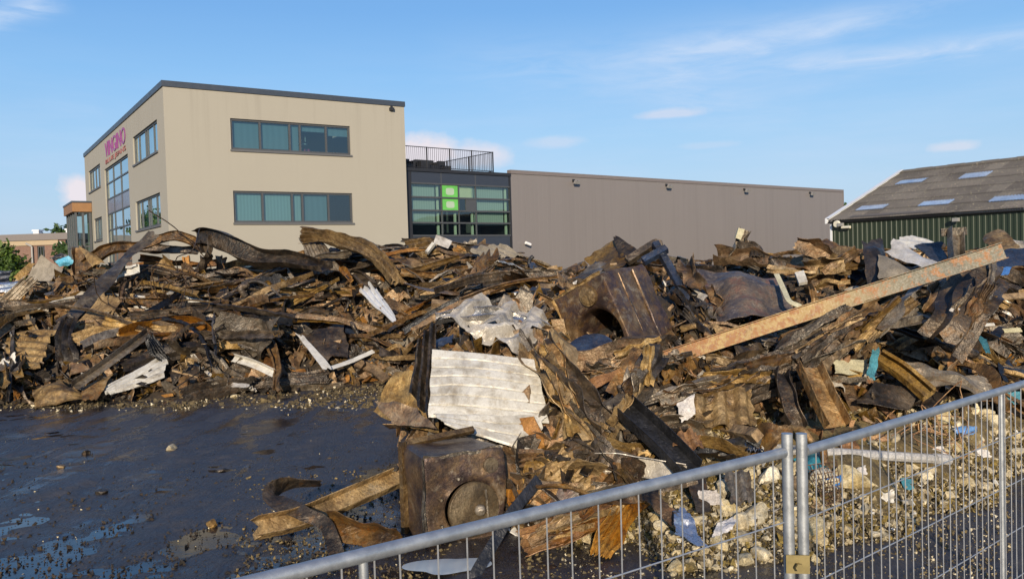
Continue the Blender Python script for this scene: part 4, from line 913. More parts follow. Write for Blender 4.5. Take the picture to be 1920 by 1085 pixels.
cl = empty('fence_clamp', (cm[0], cm[1], zc_), 'brass coloured clamp joining the two fence posts', 'clamp')
mb = MB(); u = (B2 - Bp); u /= np.linalg.norm(u); nn = np.array([u[1], -u[0]])
for sg in (-1, 1):
    a0 = cm + nn * sg * .026
    mb.hexa([(*(a0 - u * .042 - nn * .003), zc_ - .034), (*(a0 + u * .042 - nn * .003), zc_ - .034), (*(a0 + u * .042 + nn * .003), zc_ - .034), (*(a0 - u * .042 + nn * .003), zc_ - .034), (*(a0 - u * .042 - nn * .003), zc_ + .034), (*(a0 + u * .042 - nn * .003), zc_ + .034), (*(a0 + u * .042 + nn * .003), zc_ + .034), (*(a0 - u * .042 + nn * .003), zc_ + .034)])
mb.build('clamp_plate', M['brass'], cl)
mb = MB(); mb.tube((*(cm + nn * .06), zc_), (*(cm - nn * .05), zc_), .008, 8); mb.tube((*(cm + nn * .055), zc_), (*(cm + nn * .068), zc_), .015, 6); mb.build('bolt', M['brass'], cl)
# ------------------------------------------------------------------ burnt cabinets
def cabinet(name, O, ex, ey, ez, Wd, Dp, Ht, hole, rr, label, mt, short, dent=.03, seed=1):
    """steel cabinet with a round opening: O = centre of the front face"""
    root = empty(name, O, label, 'cabinet'); ANCH.append((*pxof(O), short)); used.add(label)
    n = 96; t = np.arange(n) * 2 * math.pi / n; hx, hz, hr = hole
    def rrect(sx, sz, r):
        c, s = np.cos(t), np.sin(t); px = hx + c * 9; pz = hz + s * 9
        k = np.minimum.reduce([np.where(c > 0, (sx - hx) / np.maximum(c, 1e-6), (-sx - hx) / np.minimum(c, -1e-6)), np.where(s > 0, (sz - hz) / np.maximum(s, 1e-6), (-sz - hz) / np.minimum(s, -1e-6))])
        p = np.stack([hx + c * k, hz + s * k], 1); q = np.abs(p) - np.array([sx - r, sz - r]); m_ = (q > 0).all(1)
        for i in np.nonzero(m_)[0]: v = q[i] / np.linalg.norm(q[i]) * r; p[i] = np.sign(p[i]) * (np.array([sx - r, sz - r]) + v)
        return p
    circ = lambda r: np.stack([hx + r * np.cos(t), hz + r * np.sin(t)], 1)
    outer = rrect(Wd / 2, Ht / 2, .05); inn = rrect(Wd / 2 - .022, Ht / 2 - .022, .04)
    rows = [(circ(.01), Dp * .8), (circ(hr * .85), Dp * .8), (circ(hr * .97), Dp * .55), (circ(hr * .97), .06), (circ(hr), .02), (circ(hr * 1.05), .0)]
    for k in np.linspace(.12, 1, 9): rows.append((circ(hr * 1.05) * (1 - k) + inn * k, 0.0))
    rows.append(((inn + outer) / 2 + (outer - inn) * .2, .008)); rows.append((outer, .025))
    for k in np.linspace(.06, .97, 16): rows.append((outer, Dp * k))
    rows.append((inn, Dp)); rows.append((inn * .5, Dp)); rows.append((inn * .02, Dp))
    X = np.array([[(a, d, b) for a, b in p] for p, d in rows])
    dn = sines(X, 2.2, seed, 7) * dent + sines(X, 5, seed + 1, 8, True) * dent * .45 + sines(X, 12, seed + 2, 8, True) * dent * .12
    ctr = np.array([0, Dp / 2, 0]); dv = X - ctr; dv /= np.linalg.norm(dv, axis=-1, keepdims=True); msk = np.ones(len(rows)); msk[:6] = 0.15; X = X + dv * (dn * msk[:, None])[..., None]
    Bm = np.stack([ex, ey, ez]); Wv = np.asarray(O) + X.reshape(-1, 3) @ Bm; nv = len(rows); i = np.arange(nv - 1)[:, None] * n; j = np.arange(n)[None]; k = (j + 1) % n
    f = np.stack([(i + j).ravel(), (i + k).ravel(), (i + n + k).ravel(), (i + n + j).ravel()], 1)
    mk('body', Wv, f, M[mt], root, True, 34)
    return root, (lambda x, y, z: np.asarray(O) + x * ex + y * ey + z * ez)
def disc_geo(c, ax, r, th, n=40, dome=.0, warp=0.0):
    ax = ax / np.linalg.norm(ax); a = np.cross(ax, (0, 0, 1)); a /= np.linalg.norm(a); b = np.cross(ax, a); t = np.arange(n) * 2 * math.pi / n
    rows = [(.02, th / 2 + dome), (.5, th / 2 + dome * .75), (.86, th / 2 + .004), (.9, th / 2), (.98, th / 2), (1, th / 2 - .006), (1, -th / 2 + .006), (.98, -th / 2), (.5, -th / 2), (.02, -th / 2)]
    V = np.array([[c + ax * (h + warp * r * sines(np.array([[math.cos(q) * k * 2, math.sin(q) * k * 2]]), 1, 9, 5)[0]) + r * k * (math.cos(q) * a + math.sin(q) * b) for q in t] for k, h in rows]); nv = len(rows); i = np.arange(nv - 1)[:, None] * n; j = np.arange(n)[None]; kk = (j + 1) % n
    return V.reshape(-1, 3), np.stack([(i + j).ravel(), (i + kk).ravel(), (i + n + kk).ravel(), (i + n + j).ravel()], 1)
# lower cabinet, standing on the mud
yaw = R(24); ex = np.array([math.cos(yaw), math.sin(yaw), 0]); ey = np.array([-math.sin(yaw), math.cos(yaw), 0]); ez = np.array([0, 0, 1.0])
TL = at(786, 862, 7.75); TR = at(945, 846, 8.06); Wd = .80; Ht = .88
O = (TL + TR) / 2; O[2] = Ht / 2 - .01
root, LC = cabinet('drum_cabinet', O, ex, ey, ez, Wd, .72, Ht, (.07, -.10, .252), .05, 'burnt brown steel cabinet with round door standing on the mud behind the fence', 'purple', 'burnt cabinet with the round door', .048, 3)
dr = mk('door', *disc_geo(LC(.085, -.030, -.10), -ey + ex * .10, .262, .05, 48, .012), M['doorplate'], root, True, 34)
kb = []; n = 20
V = np.array([[LC(.13 + .055 * math.sin(a) * math.cos(b), -.085 - .05 * math.cos(a), -.10 + .055 * math.sin(a) * math.sin(b)) for b in np.arange(n) * .31416] for a in np.linspace(.01, 2.4, 9)]); i = np.arange(8)[:, None] * n; j = np.arange(n)[None]; k = (j + 1) % n
mk('knob', V.reshape(-1, 3), np.stack([(i + j).ravel(), (i + k).ravel(), (i + n + k).ravel(), (i + n + j).ravel()], 1), M['grey'], dr)
mb = MB()
for x in (-.02, .22):
    mb = MB(); mb.hexa([LC(x - .008, -.070, -.30), LC(x + .008, -.070, -.30), LC(x + .008, -.038, -.30), LC(x - .008, -.038, -.30), LC(x - .028, -.070, .08), LC(x - .012, -.070, .08), LC(x - .012, -.038, .08), LC(x - .028, -.038, .08)]); mb.build('door_rib', M['grey'], dr)
g_ = mk('gauge', *disc_geo(LC(.27, -.022, .30), -ey, .075, .06, 28), M['doorplate'], root, True, 34)
mb = MB()
for x, z, r in ((.262, .262, .014), (.292, .262, .017), (.305, .29, .012)): mb.tube(LC(x, -.03, z), LC(x, -.042, z), r, 10)
mb.build('gauge_hole', M['dullsilver'], g_)
mb = MB()   # bent channel frame behind the cabinet's left side
for (a, b) in (((-.43, .52, -.44), (-.43, .52, .50)), ((-.43, .56, .46), (.35, .60, .52))): mb.tube(LC(*a), LC(*b), .04, 4)
tag(mk('corner_rack', mb.v, mb.f, M['ochre'], None, False), 'ochre steel corner frame behind the left side of the lower cabinet', 'frame')
keep(690, 790, 960, 1085)
def highlight_lips(root, L_, W_, H_, mt):  # added lips of lighter metal, standing in for pale highlights along the front edges
    rg_ = np.random.default_rng(12)
    for p_, q_ in (((-W_ / 2, -.01, H_ / 2), (W_ / 2, -.01, H_ / 2)), ((-W_ / 2, -.01, -H_ / 2 + .05), (-W_ / 2, -.01, H_ / 2))):
        P = [L_(*(np.array(p_) + (np.array(q_) - np.array(p_)) * t_ + np.array([0, -.004, 0]) + rg_.normal(0, .010, 3))) for t_ in np.linspace(0.02, .98, 7)]
        g_ = ribbon_geo(P, .035, 'L', rg_, up=-(L_(0, 1, 0) - L_(0, 0, 0)), cr=.10, th=.004); mk('highlight_lip', g_[0], g_[1], M[mt], root)
def bolts(root, L_, pts):
    for x, y_, z in pts: q = MB(); q.tube(L_(x, .02, z), L_(x, -.022, z), .014, 6); q.build('bolt', M['grey'], root)
highlight_lips(root, LC, .80, .88, 'grey'); bolts(root, LC, [(.07 + .325 * math.cos(t_), 0, -.10 + .325 * math.sin(t_)) for t_ in np.arange(8) * .785 + .39 if abs(.07 + .325 * math.cos(t_)) < .37 and -.10 + .325 * math.sin(t_) > -.41])
# upper cabinet, tipped over on the heap
A_, B_, C_ = at(1037, 561, 11.15), at(1128, 511, 10.55), at(1194, 664, 10.35)
ex = B_ - A_; Wd = np.linalg.norm(ex); ex /= Wd; ez = (B_ - C_); ez -= (ez @ ex) * ex; Ht = np.linalg.norm(ez); ez /= Ht; ey = np.cross(ez, ex)
print('upper cabinet', Wd, Ht, 'ey', ey, pxof(B_ + ey * .9), pxof(C_ + ey * .9))
O = (A_ + B_) / 2 - ez * Ht / 2
root, UC = cabinet('drum_cabinet', O, ex, ey, ez, Wd, .95, Ht, (.02, -.16, .36), .05, 'heat tinted purple steel cabinet with open round mouth tipped over on the heap', 'purple', 'tipped purple cabinet', .028, 8)
mk('gauge', *disc_geo(UC(.14, -.02, .36), -ey, .13, .08, 28, .02), M['ochre'], root, True, 34)
highlight_lips(root, UC, Wd, Ht, 'ochre')
for s_ in (.3, .62): g_ = ribbon_geo([UC(Wd / 2 + .002, s_, z) for z in np.linspace(-Ht / 2 + .06, Ht / 2 - .06, 6)], .05, 'hat', np.random.default_rng(6), up=(UC(1, 0, 0) - UC(0, 0, 0)), cr=.05, th=.004); mk('side_seam', g_[0], g_[1], M['purple'], root)
dd = at(1106, 657, 10.25)
g = disc_geo(dd, np.array([-.22, -.52, .86]), .30, .06, 44, .015)
hero('round_lid', g, 'blue', 'blue black round steel lid lying below the mouth of the tipped cabinet', 'lid', 'round blue lid')
keep(1035, 490, 1275, 690)
# ------------------------------------------------------------------ distinctive pieces, left heap
SH('corrugated_sheet', [(194, 727), (314, 660), (310, 706), (205, 737)], 'white', 'white corrugated sheet fanned out at the foot of the left heap', short='fanned white corrugated sheet', corr=('v', 4, .035), cr=.02, rag=.05, off=.5)
SH('bright_sheet', [(671, 544), (697, 526), (746, 600), (738, 606)], 'shiny', 'bright silver triangular sheet pointing down in the middle of the left heap', short='bright silver triangular sheet', corr=('u', 3, .04), cr=.02, rag=.03, off=.7)
SH('board', [(78, 478), (118, 506), (104, 528), (48, 526)], 'plate', 'tan square board standing on end at the left top of the heap', 'board', 'tan board on the skyline', cr=.01, rag=.02, off=.5)
SH('board', [(55, 492), (66, 494), (42, 528), (24, 520)], 'ochre', 'yellow ochre board leaning left of the tan board', 'board', 'yellow board', cr=.02, rag=.03, off=.4)
SH('corrugated_sheet', [(-40, 512), (26, 506), (10, 540), (-50, 556)], 'blue', 'blue ribbed sheet at the left edge of the heap', short='blue ribbed sheet', corr=('v', 3, .05), cr=.02, off=.5)
SH('corrugated_sheet', [(-30, 532), (62, 529), (50, 545), (-30, 556)], 'silver', 'shiny silver ribbed sheet at the left edge below the blue sheet', short='silver ribbed sheet at the left edge', corr=('v', 2, .05), cr=.02, off=.7)
SH('tarpaulin', [(102, 489), (128, 479), (142, 494), (112, 500)], 'cyan', 'light blue tarpaulin bundle on the skyline of the left heap', 'tarpaulin', 'light blue tarpaulin', cr=.12, bow=.2, off=.1)
SH('plastic_bag', [(92, 484), (112, 474), (126, 478), (108, 492)], 'black', 'black plastic bag behind the light blue tarpaulin', 'bag', cr=.12, bow=.2, off=-.5)
RB('steel_post', [(150, 465, 23.6), (152, 510, 23.3), (158, 560, 22.6)], .32, 'U', 'rust', 'upright rusty channel post left of the beige office', 'post', 'upright channel post', cr=.05)
SH('folded_plate', [(148, 462, 23.2), (172, 474, 23), (196, 492, 22.6), (172, 500, 22.6)], 'ochre', 'ochre folded plate on the top of the upright post', cr=.05, bow=.1, off=.4)
RB('steel_strip', [(288, 438, 22.5), (240, 480, 22), (185, 540, 20.6), (150, 580, 20), (120, 606, 19.6)], .46, 'flat', 'grey', 'broad grey brown strip running diagonally down the left heap', short='broad diagonal strip', cr=.06, off=.6, taper=(.8, 1))
RB('steel_strip', [(122, 596, 19.4), (98, 632, 19.1), (84, 668, 18.9), (106, 705, 18.6), (116, 730, 18.4)], .17, 'L', 'burnt', 'dark angle bar bowed outwards beside the perforated plate', short='bowed angle bar', cr=.05)
RB('perforated_plate', [(130, 596, 19.2), (118, 636, 18.8), (128, 670, 18.6), (120, 700, 18.5)], .42, 'pleat', 'burnt', 'dark hanging plate with square holes low in the left heap', short='dark hanging plate', cr=.12)
RB('steel_strip', [(160, 500, 23), (205, 470, 23), (262, 462, 23.2), (318, 444, 23.4), (350, 448, 23.4), (390, 470, 23.3)], .28, 'U', 'rust', 'arched rusty channel along the skyline before the office', short='arched channel on the skyline', cr=.07)
RB('perforated_strip', [(368, 447, 22.6), (398, 444, 22.4), (440, 462, 22.2), (482, 486, 22), (560, 492, 21.8), (612, 506, 21.4)], .42, 'U', 'burnt', 'dark perforated channel humped before the office wall', short='humped perforated channel', cr=.06, twist=(-.5, .2))
RB('steel_strip', [(205, 462, 24), (300, 468, 24.2), (372, 470, 24)], .24, 'U', 'burnt', 'dark channel resting across the arch top in front of the office', cr=.08)
RB('steel_strip', [(262, 486, 24.2), (320, 494, 24.3), (380, 497, 24.2), (424, 489, 24)], .20, 'U', 'orange', 'orange rusted strip hanging level below the skyline arch', short='orange strip below the arch', cr=.06)
RB('steel_strip', [(350, 482, 23.6), (352, 500, 23.5), (356, 522, 23.3)], .18, 'C', 'orange', 'short orange upright strip under the skyline arch', cr=.06)
RB('steel_strip', [(410, 480, 23.2), (413, 500, 23.1), (416, 522, 23)], .16, 'U', 'rust', 'short rusty upright under the humped perforated channel', cr=.06)
RB('steel_strip', [(300, 492), (345, 525), (400, 545), (440, 553)], .24, 'L', 'ochre', 'ochre angle sloping down right below the skyline arch', short='ochre sloping angle', cr=.06, off=.7)
RB('steel_strip', [(140, 634), (190, 622), (270, 626), (330, 618), (370, 616)], .34, 'pleat', 'ochre', 'olive pleated strip lying level across the left heap', short='olive level strip', cr=.1, off=.6)
RB('steel_strip', [(230, 634), (300, 614), (352, 612), (412, 642)], .26, 'L', 'orange', 'orange brown strip arching over the diagonal bar', short='orange brown arching strip', cr=.06, off=.7)
RB('angle_bar', [(142, 726), (200, 686), (262, 640), (282, 624)], .17, 'L', 'grey', 'straight grey angle bar leaning up left of the white fan sheet', 'bar', 'straight grey leaning bar', cr=.015, off=.9)
RB('steel_strip', [(228, 690), (300, 664), (400, 650), (520, 640)], .34, 'hat', 'burnt', 'long dark channel curving across the foot of the left heap', short='long dark level channel', cr=.07, off=.5)
SH('crumpled_sheet', [(62, 734), (110, 714), (172, 750), (60, 762)], 'ochre', 'ochre arched sheet lying on the mud at the left foot', short='ochre arched sheet on the mud', cr=.06, bow=.25, off=.5, corr=('v', 3, .02))
SH('crumpled_sheet', [(8, 628), (105, 624), (70, 690), (14, 690)], 'ochre', 'brown ribbed panel facing forward at the left edge of the heap', short='brown ribbed panel', corr=('v', 6, .03), cr=.04, off=.6)
SH('crumpled_sheet', [(150, 728), (210, 700), (180, 752), (155, 750)], 'rust', 'rusty plate leaning left of the white fan sheet', cr=.04, off=.6)
RB('white_bar', [(438, 673), (475, 684), (514, 702)], .14, 'L', 'white', 'white metal bar lying low in the left heap', 'bar', 'white bar', cr=.02, off=.6)
SH('white_sheet', [(556, 628), (572, 634), (622, 690), (606, 694)], 'white', 'narrow dirty white sheet edge beside a dark plate', short='narrow white sheet', cr=.04, off=.8, rag=.05)
SH('dark_plate', [(556, 622), (648, 612), (652, 668), (606, 674)], 'burnt', 'dark crumpled plate right of the narrow white sheet', short='dark plate', cr=.06, off=.6)
RB('steel_tube', [(345, 742), (430, 722), (520, 712), (612, 704)], .44, 'pleat', 'burnt', 'long dark flattened duct along the foot of the left heap', 'duct', 'flattened dark duct', cr=.05, off=.45)
RB('white_strip', [(620, 690), (660, 676), (700, 658)], .12, 'flat', 'white', 'thin white strip low in the left heap near the mud', 'strip', 'thin white strip', cr=.03, off=.7)
RB('timber_post', [(668, 680), (700, 692), (724, 712)], .2, 'plank', 'timber', 'brown timber plank at the right foot of the left heap', 'plank', 'brown timber plank at the foot', cr=.01, off=.5)
SH('crumpled_sheet', [(560, 446, 23.2), (600, 442, 23.2), (640, 510, 22.4), (588, 512, 22.4)], 'grey', 'grey brown sheet leg dropping from the humped sheet on the skyline', cr=.05, corr=('u', 4, .02), off=.3)
RB('twisted_sheet', [(566, 438, 23), (610, 442, 22.9), (655, 455, 22.7), (705, 478, 22.3), (748, 522, 21.8)], .62, 'pleat', 'ochre', 'big ochre twisted sheet humped on the skyline before the office', short='big ochre twisted sheet', cr=.12, twist=(-.7, .25))
RB('steel_strip', [(598, 466, 23.6), (606, 486, 23.5), (604, 504, 23.4)], .24, 'flat', 'orange', 'small orange curl hanging beneath the twisted skyline sheet', cr=.1)
RB('steel_strip', [(660, 508), (640, 474, 23), (618, 466, 23.2)], .12, 'flat', 'burnt', 'thin dark blade behind the twisted skyline sheet', cr=.08)
RB('steel_strip', [(380, 520), (392, 480, 22.2), (388, 450, 22.5)], .26, 'U', 'burnt', 'dark hooked strip standing below the humped channel', cr=.1, off=.5)
RB('steel_strip', [(470, 532), (490, 576), (505, 602)], .24, 'L', 'grey', 'pale streaked strip dropping steeply in the left heap', short='pale steep strip', cr=.05, off=.7)
RB('steel_strip', [(500, 568), (540, 586), (556, 604), (580, 622)], .22, 'pleat', 'grey', 'light curled strip in the middle of the left heap', cr=.1, off=.7)
RB('steel_strip', [(330, 575), (380, 590), (440, 612), (480, 622)], .2, 'L', 'grey', 'pale angle crossing low in front of the arching strip', cr=.05, off=.8)
RB('steel_strip', [(412, 650), (470, 636), (510, 610), (530, 612)], .34, 'pleat', 'ochre', 'curving olive strip in the lower left heap', cr=.12, off=.7)
RB('steel_strip', [(620, 500), (590, 520), (598, 540), (640, 548), (680, 546)], .24, 'U', 'rust', 'hooked rusty channel left of the bright silver triangle', cr=.08, off=.7)
RB('steel_strip', [(628, 500), (670, 520), (700, 540)], .24, 'C', 'burnt', 'dark channel above the bright silver triangle', cr=.06, off=.7)
SH('board', [(818, 440, 24.6), (848, 452, 24.6), (840, 466, 24.4), (812, 456, 24.4)], 'dullsilver', 'small bright frame sticking up before the glass link', 'frame', 'small bright frame', cr=.02, rag=.01)
RB('thin_bar', [(814, 456, 24.4), (806, 466, 24.4), (800, 474, 24.3)], .10, 'box', 'white', 'thin white leg slanting under the small bright frame', 'bar', cr=.0)
RB('steel_strip', [(766, 470, 25), (800, 492, 24.6), (836, 506, 24.2)], .36, 'U', 'black', 'black channel sloping before the glass link', short='black channel below the glass link', cr=.03)
SH('crumpled_sheet', [(880, 466, 23.4), (935, 456, 23.4), (984, 476, 23), (930, 484, 22.8)], 'plate', 'pale grey sheet draped over the top of the middle heap', short='pale sheet on the middle skyline', cr=.05, corr=('u', 3, .03))
SH('timber_stack', [(760, 452, 25), (806, 446, 25), (828, 474, 24.6), (776, 486, 24.6)], 'ochre', 'ochre ribbed sheet pieces stacked before the glass link', short='ochre stack before the link', cr=.06, corr=('v', 4, .04))
SH('crumpled_sheet', [(850, 508), (905, 500), (915, 530), (870, 534)], 'orange', 'orange sheet in the middle heap below the pale skyline sheet', short='orange sheet', cr=.07)
RB('steel_strip', [(852, 554), (880, 520), (940, 505), (968, 512)], .2, 'flat', 'burnt', 'dark bowed strip in the middle heap', cr=.05, off=.6)
RB('steel_strip', [(776, 490), (812, 526), (850, 552), (878, 560)], .28, 'U', 'grey', 'straight streaked channel pointing at the crumpled white sheets', short='streaked channel', cr=.03, off=.9)
SH('blue_sheet', [(990, 490, 22), (1002, 492, 22), (1026, 528, 21.5), (1006, 538, 21.5)], 'blue', 'dark blue tilted panel between the two heaps', 'panel', 'dark blue tilted panel', cr=.01, rag=.02)
RB('black_hook', [(1000, 480, 22), (994, 486, 22), (992, 496, 22)], .10, 'tube', 'black', 'small black hooked fitting on the blue panel', 'fitting', cr=.0)
RB('timber_post', [(1022, 512, 20), (1036, 506, 20), (1046, 504, 20)], .2, 'plank', 'timber', 'grey timber end sticking out right of the blue panel', 'plank', cr=0)
RB('timber_post', [(1040, 520, 18), (1066, 508, 17.5), (1096, 496, 17)], .12, 'box', 'ochre', 'thin ochre bar pointing at the grey warehouse', 'bar', cr=0)
# crumpled white sheets in the middle
SH('silver_foil_sheet', [(818, 592, 11.0), (896, 556, 11.5), (1030, 590, 11.4), (1026, 634, 10.9)], 'dullsilver', 'long crumpled silver white sheet above the big white sheet', short='crumpled silver sheet', cr=.085, rag=.03, n=(70, 54), freq=3.0, corr=('v', 2.6, .075))
SH('silver_foil_sheet', [(858, 622, 10.5), (940, 612, 10.6), (1034, 636, 10.6), (1006, 674, 10.1)], 'dullsilver', 'lower crumpled silver flap touching the big white sheet', short='silver flap', cr=.08, rag=.03, n=(60, 50), freq=3.0, corr=('v', 2.2, .06))
RB('silver_edge', [(820, 602, 11.2), (880, 592, 11.2), (960, 596, 11.3), (1024, 622, 11.2)], .14, 'U', 'silver', 'bright folded rim between the two crumpled silver sheets', cr=.10)
SH('white_sheet', [(960, 545, 16), (1030, 548, 16), (1046, 588, 15), (1000, 572, 15)], 'white', 'pale ribbed flap beside the tipped purple cabinet', short='pale ribbed flap', cr=.06, corr=('v', 4, .03))
SH('blue_sheet', [(812, 640, 10.6), (850, 626, 10.7), (846, 644, 10.4), (812, 656, 10.3)], 'blue', 'small blue grey curved panel above the big white sheet', 'panel', cr=.05, bow=.15)
SH('corrugated_sheet', [(811, 654, 9.75), (1002, 672, 9.7), (1030, 790, 9.05), (806, 782, 9.0)], 'white', 'big white corrugated sheet hanging above the lower cabinet', short='big white corrugated sheet', corr=('v', 7, .022, 'g'), cr=.022, rag=.014, n=(60, 110), bow=.05)
SH('corrugated_sheet', [(810, 776, 9.0), (1028, 778, 9.04), (990, 846, 8.75), (832, 794, 8.85)], 'white', 'torn white lower edge of the hanging corrugated sheet', corr=('v', 3, .02, 'g'), cr=.025, rag=.03, n=(50, 34))
SH('fan_sheet', [(784, 640, 10.2), (818, 600, 10.4), (812, 800, 9.3), (770, 736, 9.8)], 'burnt', 'dark pleated fan sheet standing left of the big white sheet', short='dark fan sheet', corr=('u', 3, .035), cr=.05, rag=.03, n=(36, 34))
SH('crumpled_sheet', [(742, 700, 10.3), (800, 704, 10.0), (822, 806, 9.2), (688, 768, 10.1)], 'ochre', 'rusty crumpled sheet overhanging the mud left of the white sheet', short='overhanging rusty sheet', cr=.10, rag=.06, n=(36, 30))
SH('crumpled_sheet', [(700, 752, 10.0), (772, 758, 9.6), (826, 806, 9.1), (740, 796, 9.6)], 'rust', 'brown sheet lip under the overhanging rusty sheet', cr=.07, rag=.06)
keep(690, 590, 1032, 860); keep(820, 556, 1030, 680)
# ------------------------------------------------------------------ distinctive pieces, right heap
RB('yellow_beam', [(1232, 672, 10.3), (1560, 568, 9.9), (1880, 468, 9.5)], .205, 'I', 'beam', 'long flaking yellow steel beam slanting up across the right heap', 'beam', 'long yellow beam', cr=0, up=(-.05, -.93, -.1), sharp=None) if False else hero('yellow_beam', ribbon_geo([at(1196, 689, 10.4), at(1560, 571, 9.9), at(1882, 470, 9.5)], .19, 'I', np.random.default_rng(1), up=(-.03, -.95, .20), cr=0, jag=0), 'beam', 'long flaking yellow steel beam slanting up across the right heap', 'beam', 'long yellow beam')
for x, y, Y, rx in ((1560, 568, 9.9, 0),): ANCH.append((1700, 525, 'long yellow beam'))
RB('crushed_sheet', [(1200, 786, 9.4), (1290, 744, 9.5), (1380, 712, 9.6), (1450, 690, 9.7), (1500, 668, 9.8)], .46, 'pleat', 'grey', 'crushed grey pleated sheet sweeping up below the yellow beam', short='sweeping crushed sheet', cr=.13, off=.5)
RB('crushed_sheet', [(1480, 690, 9.7), (1540, 640, 9.8), (1620, 602, 10), (1720, 578, 10.3)], .44, 'pleat', 'grey', 'blue grey crushed sheet fanning right below the yellow beam', short='fanning crushed sheet', cr=.13)
RB('crushed_sheet', [(1180, 812, 9.1), (1270, 776, 9.2), (1370, 742, 9.4), (1470, 716, 9.5), (1540, 690, 9.6)], .36, 'pleat', 'burnt', 'dark crushed sheet along the underside of the sweeping crushed sheet', cr=.13)
RB('crushed_sheet', [(1480, 640, 10.1), (1560, 596, 10.2), (1640, 560, 10.4), (1720, 540, 10.7)], .34, 'pleat', 'rust', 'brown crushed sheet tucked under the yellow beam', cr=.12)
RB('crushed_sheet', [(1012, 640, 9.9), (1050, 712, 9.4), (1090, 780, 9.1), (1132, 838, 8.8)], .62, 'pleat', 'ochre', 'ochre crushed sheet hanging right of the big white sheet', short='ochre hanging sheet', cr=.12, taper=(.9, 1.1))
RB('crushed_sheet', [(1012, 640, 9.5), (1060, 700, 9.1), (1098, 752, 8.9), (1140, 800, 8.7)], .26, 'U', 'burnt', 'dark folded band lying over the ochre hanging sheet', short='dark folded band', cr=.08)
RB('crushed_sheet', [(1070, 688, 10.0), (1140, 676, 9.9), (1236, 660, 9.9)], .44, 'pleat', 'rust', 'level brown crushed duct below the tipped cabinet', short='level brown duct', cr=.09)
RB('orange_strip', [(1086, 740, 9.3), (1108, 722, 9.2), (1140, 706, 9.2), (1178, 696, 9.2)], .12, 'flat', 'orange', 'narrow curved orange strip below the round blue lid', 'strip', 'narrow orange strip', cr=.05)
RB('crushed_sheet', [(1228, 664, 9.5), (1204, 700, 9.2), (1172, 750, 9.0), (1128, 800, 8.9)], .42, 'hat', 'grey', 'grey brown folded sheet slanting down from the yellow beam end', short='slanting folded sheet', cr=.08, taper=(.7, 1.1))
RB('black_beam', [(1166, 766, 8.8), (1230, 824, 8.45), (1292, 888, 8.1)], .26, 'U', 'black', 'black steel channel slanting down behind the left fence panel', 'beam', 'black slanting channel', cr=.0, up=(.35, -.8, .4), jag=.05)
SH('crumpled_sheet', [(1300, 738, 9.2), (1414, 726, 9.4), (1420, 800, 9.0), (1300, 790, 9.0)], 'ochre', 'golden brown crumpled sheet right of the white cloth', short='golden crumpled sheet', cr=.07, corr=('u', 3, .03))
SH('crumpled_sheet', [(1252, 812, 8.6), (1306, 806, 8.7), (1322, 842, 8.4), (1262, 838, 8.4)], 'orange', 'bright orange crumpled sheet beside the black slanting channel', short='bright orange sheet', cr=.07, corr=('u', 3, .02))
SH('cloth', [(1270, 756, 9.0), (1302, 740, 9.0), (1304, 776, 8.9), (1276, 792, 8.9)], 'cloth', 'grubby white cloth hanging on the crushed sheets', 'cloth', 'white cloth', cr=.10, bow=.15, rag=.06)
RB('channel_beam', [(1512, 690, 9.3), (1540, 750, 9.0), (1566, 800, 8.8)], .26, 'U', 'rust', 'short rusty channel hanging steeply beside the fence post tops', 'beam', 'short steep channel', cr=.01, up=(.2, -.9, .3), jag=.05)
RB('steel_strip', [(1462, 700, 9.3), (1478, 750, 9.0), (1492, 800, 8.8)], .14, 'U', 'burnt', 'thin dark upright strip left of the short steep channel', cr=.06)
SH('crumpled_hood', [(1302, 512, 12.4), (1462, 512, 12.2), (1498, 574, 11.3), (1352, 606, 11.0)], 'mottled', 'big mottled grey purple crumpled hood right of the tipped cabinet', short='mottled crumpled hood', cr=.085, bow=.22, rag=.03, n=(64, 50), freq=2.4)
SH('crumpled_hood', [(1282, 520, 12.6), (1318, 512, 12.3), (1366, 604, 11.1), (1310, 566, 11.9)], 'mottled', 'bluish crumpled left side of the mottled hood', cr=.05, bow=.1, rag=.04)
RB('trim_strip', [(1456, 514, 11.9), (1470, 544, 11.5), (1480, 564, 11.2), (1500, 574, 11.1)], .075, 'flat', 'stripe', 'pale yellow trim strip on the right edge of the mottled hood', 'trim', 'pale yellow trim', cr=.02)
SH('junction_box', [(1490, 513, 12.2), (1507, 509, 12.2), (1514, 530, 12.0), (1498, 533, 12.0)], 'white', 'small white spotted metal box lid right of the mottled hood', 'box', 'small white box lid', cr=.01, rag=.02, th=.05)
rk = empty('tube_rack', at(1240, 520, 12.3), 'bent blue black tube rack sticking up behind the tipped cabinet', 'rack'); ANCH.append((1250, 490, 'bent blue rack'))
for pth, mt_ in (([(1176, 490, 12.4), (1228, 457, 12.5), (1236, 462, 12.5)], 'burnt'), ([(1228, 456, 12.4), (1260, 510, 12.1), (1296, 580, 11.6), (1310, 600, 11.4)], 'blue'), ([(1206, 490, 12.25), (1250, 466, 12.3)], 'blue')):
    g_ = ribbon_geo([at(*q) for q in pth], .10, 'box', np.random.default_rng(4), cr=0, jag=0); mk('bar', g_[0], g_[1], M[mt_], rk)
RB('crushed_sheet', [(1290, 560, 12), (1300, 600, 11.4), (1320, 640, 11)], .42, 'pleat', 'burnt', 'dark crushed sheet between tipped cabinet and mottled hood', cr=.12, up=(-.3, -.9, .3))
SH('crumpled_sheet', [(1092, 492, 14.5), (1148, 448, 14.6), (1204, 478, 14), (1150, 514, 13.6)], 'ochre', 'ochre crumpled sheet peak above the tipped cabinet', short='ochre sheet peak', cr=.09, rag=.08)
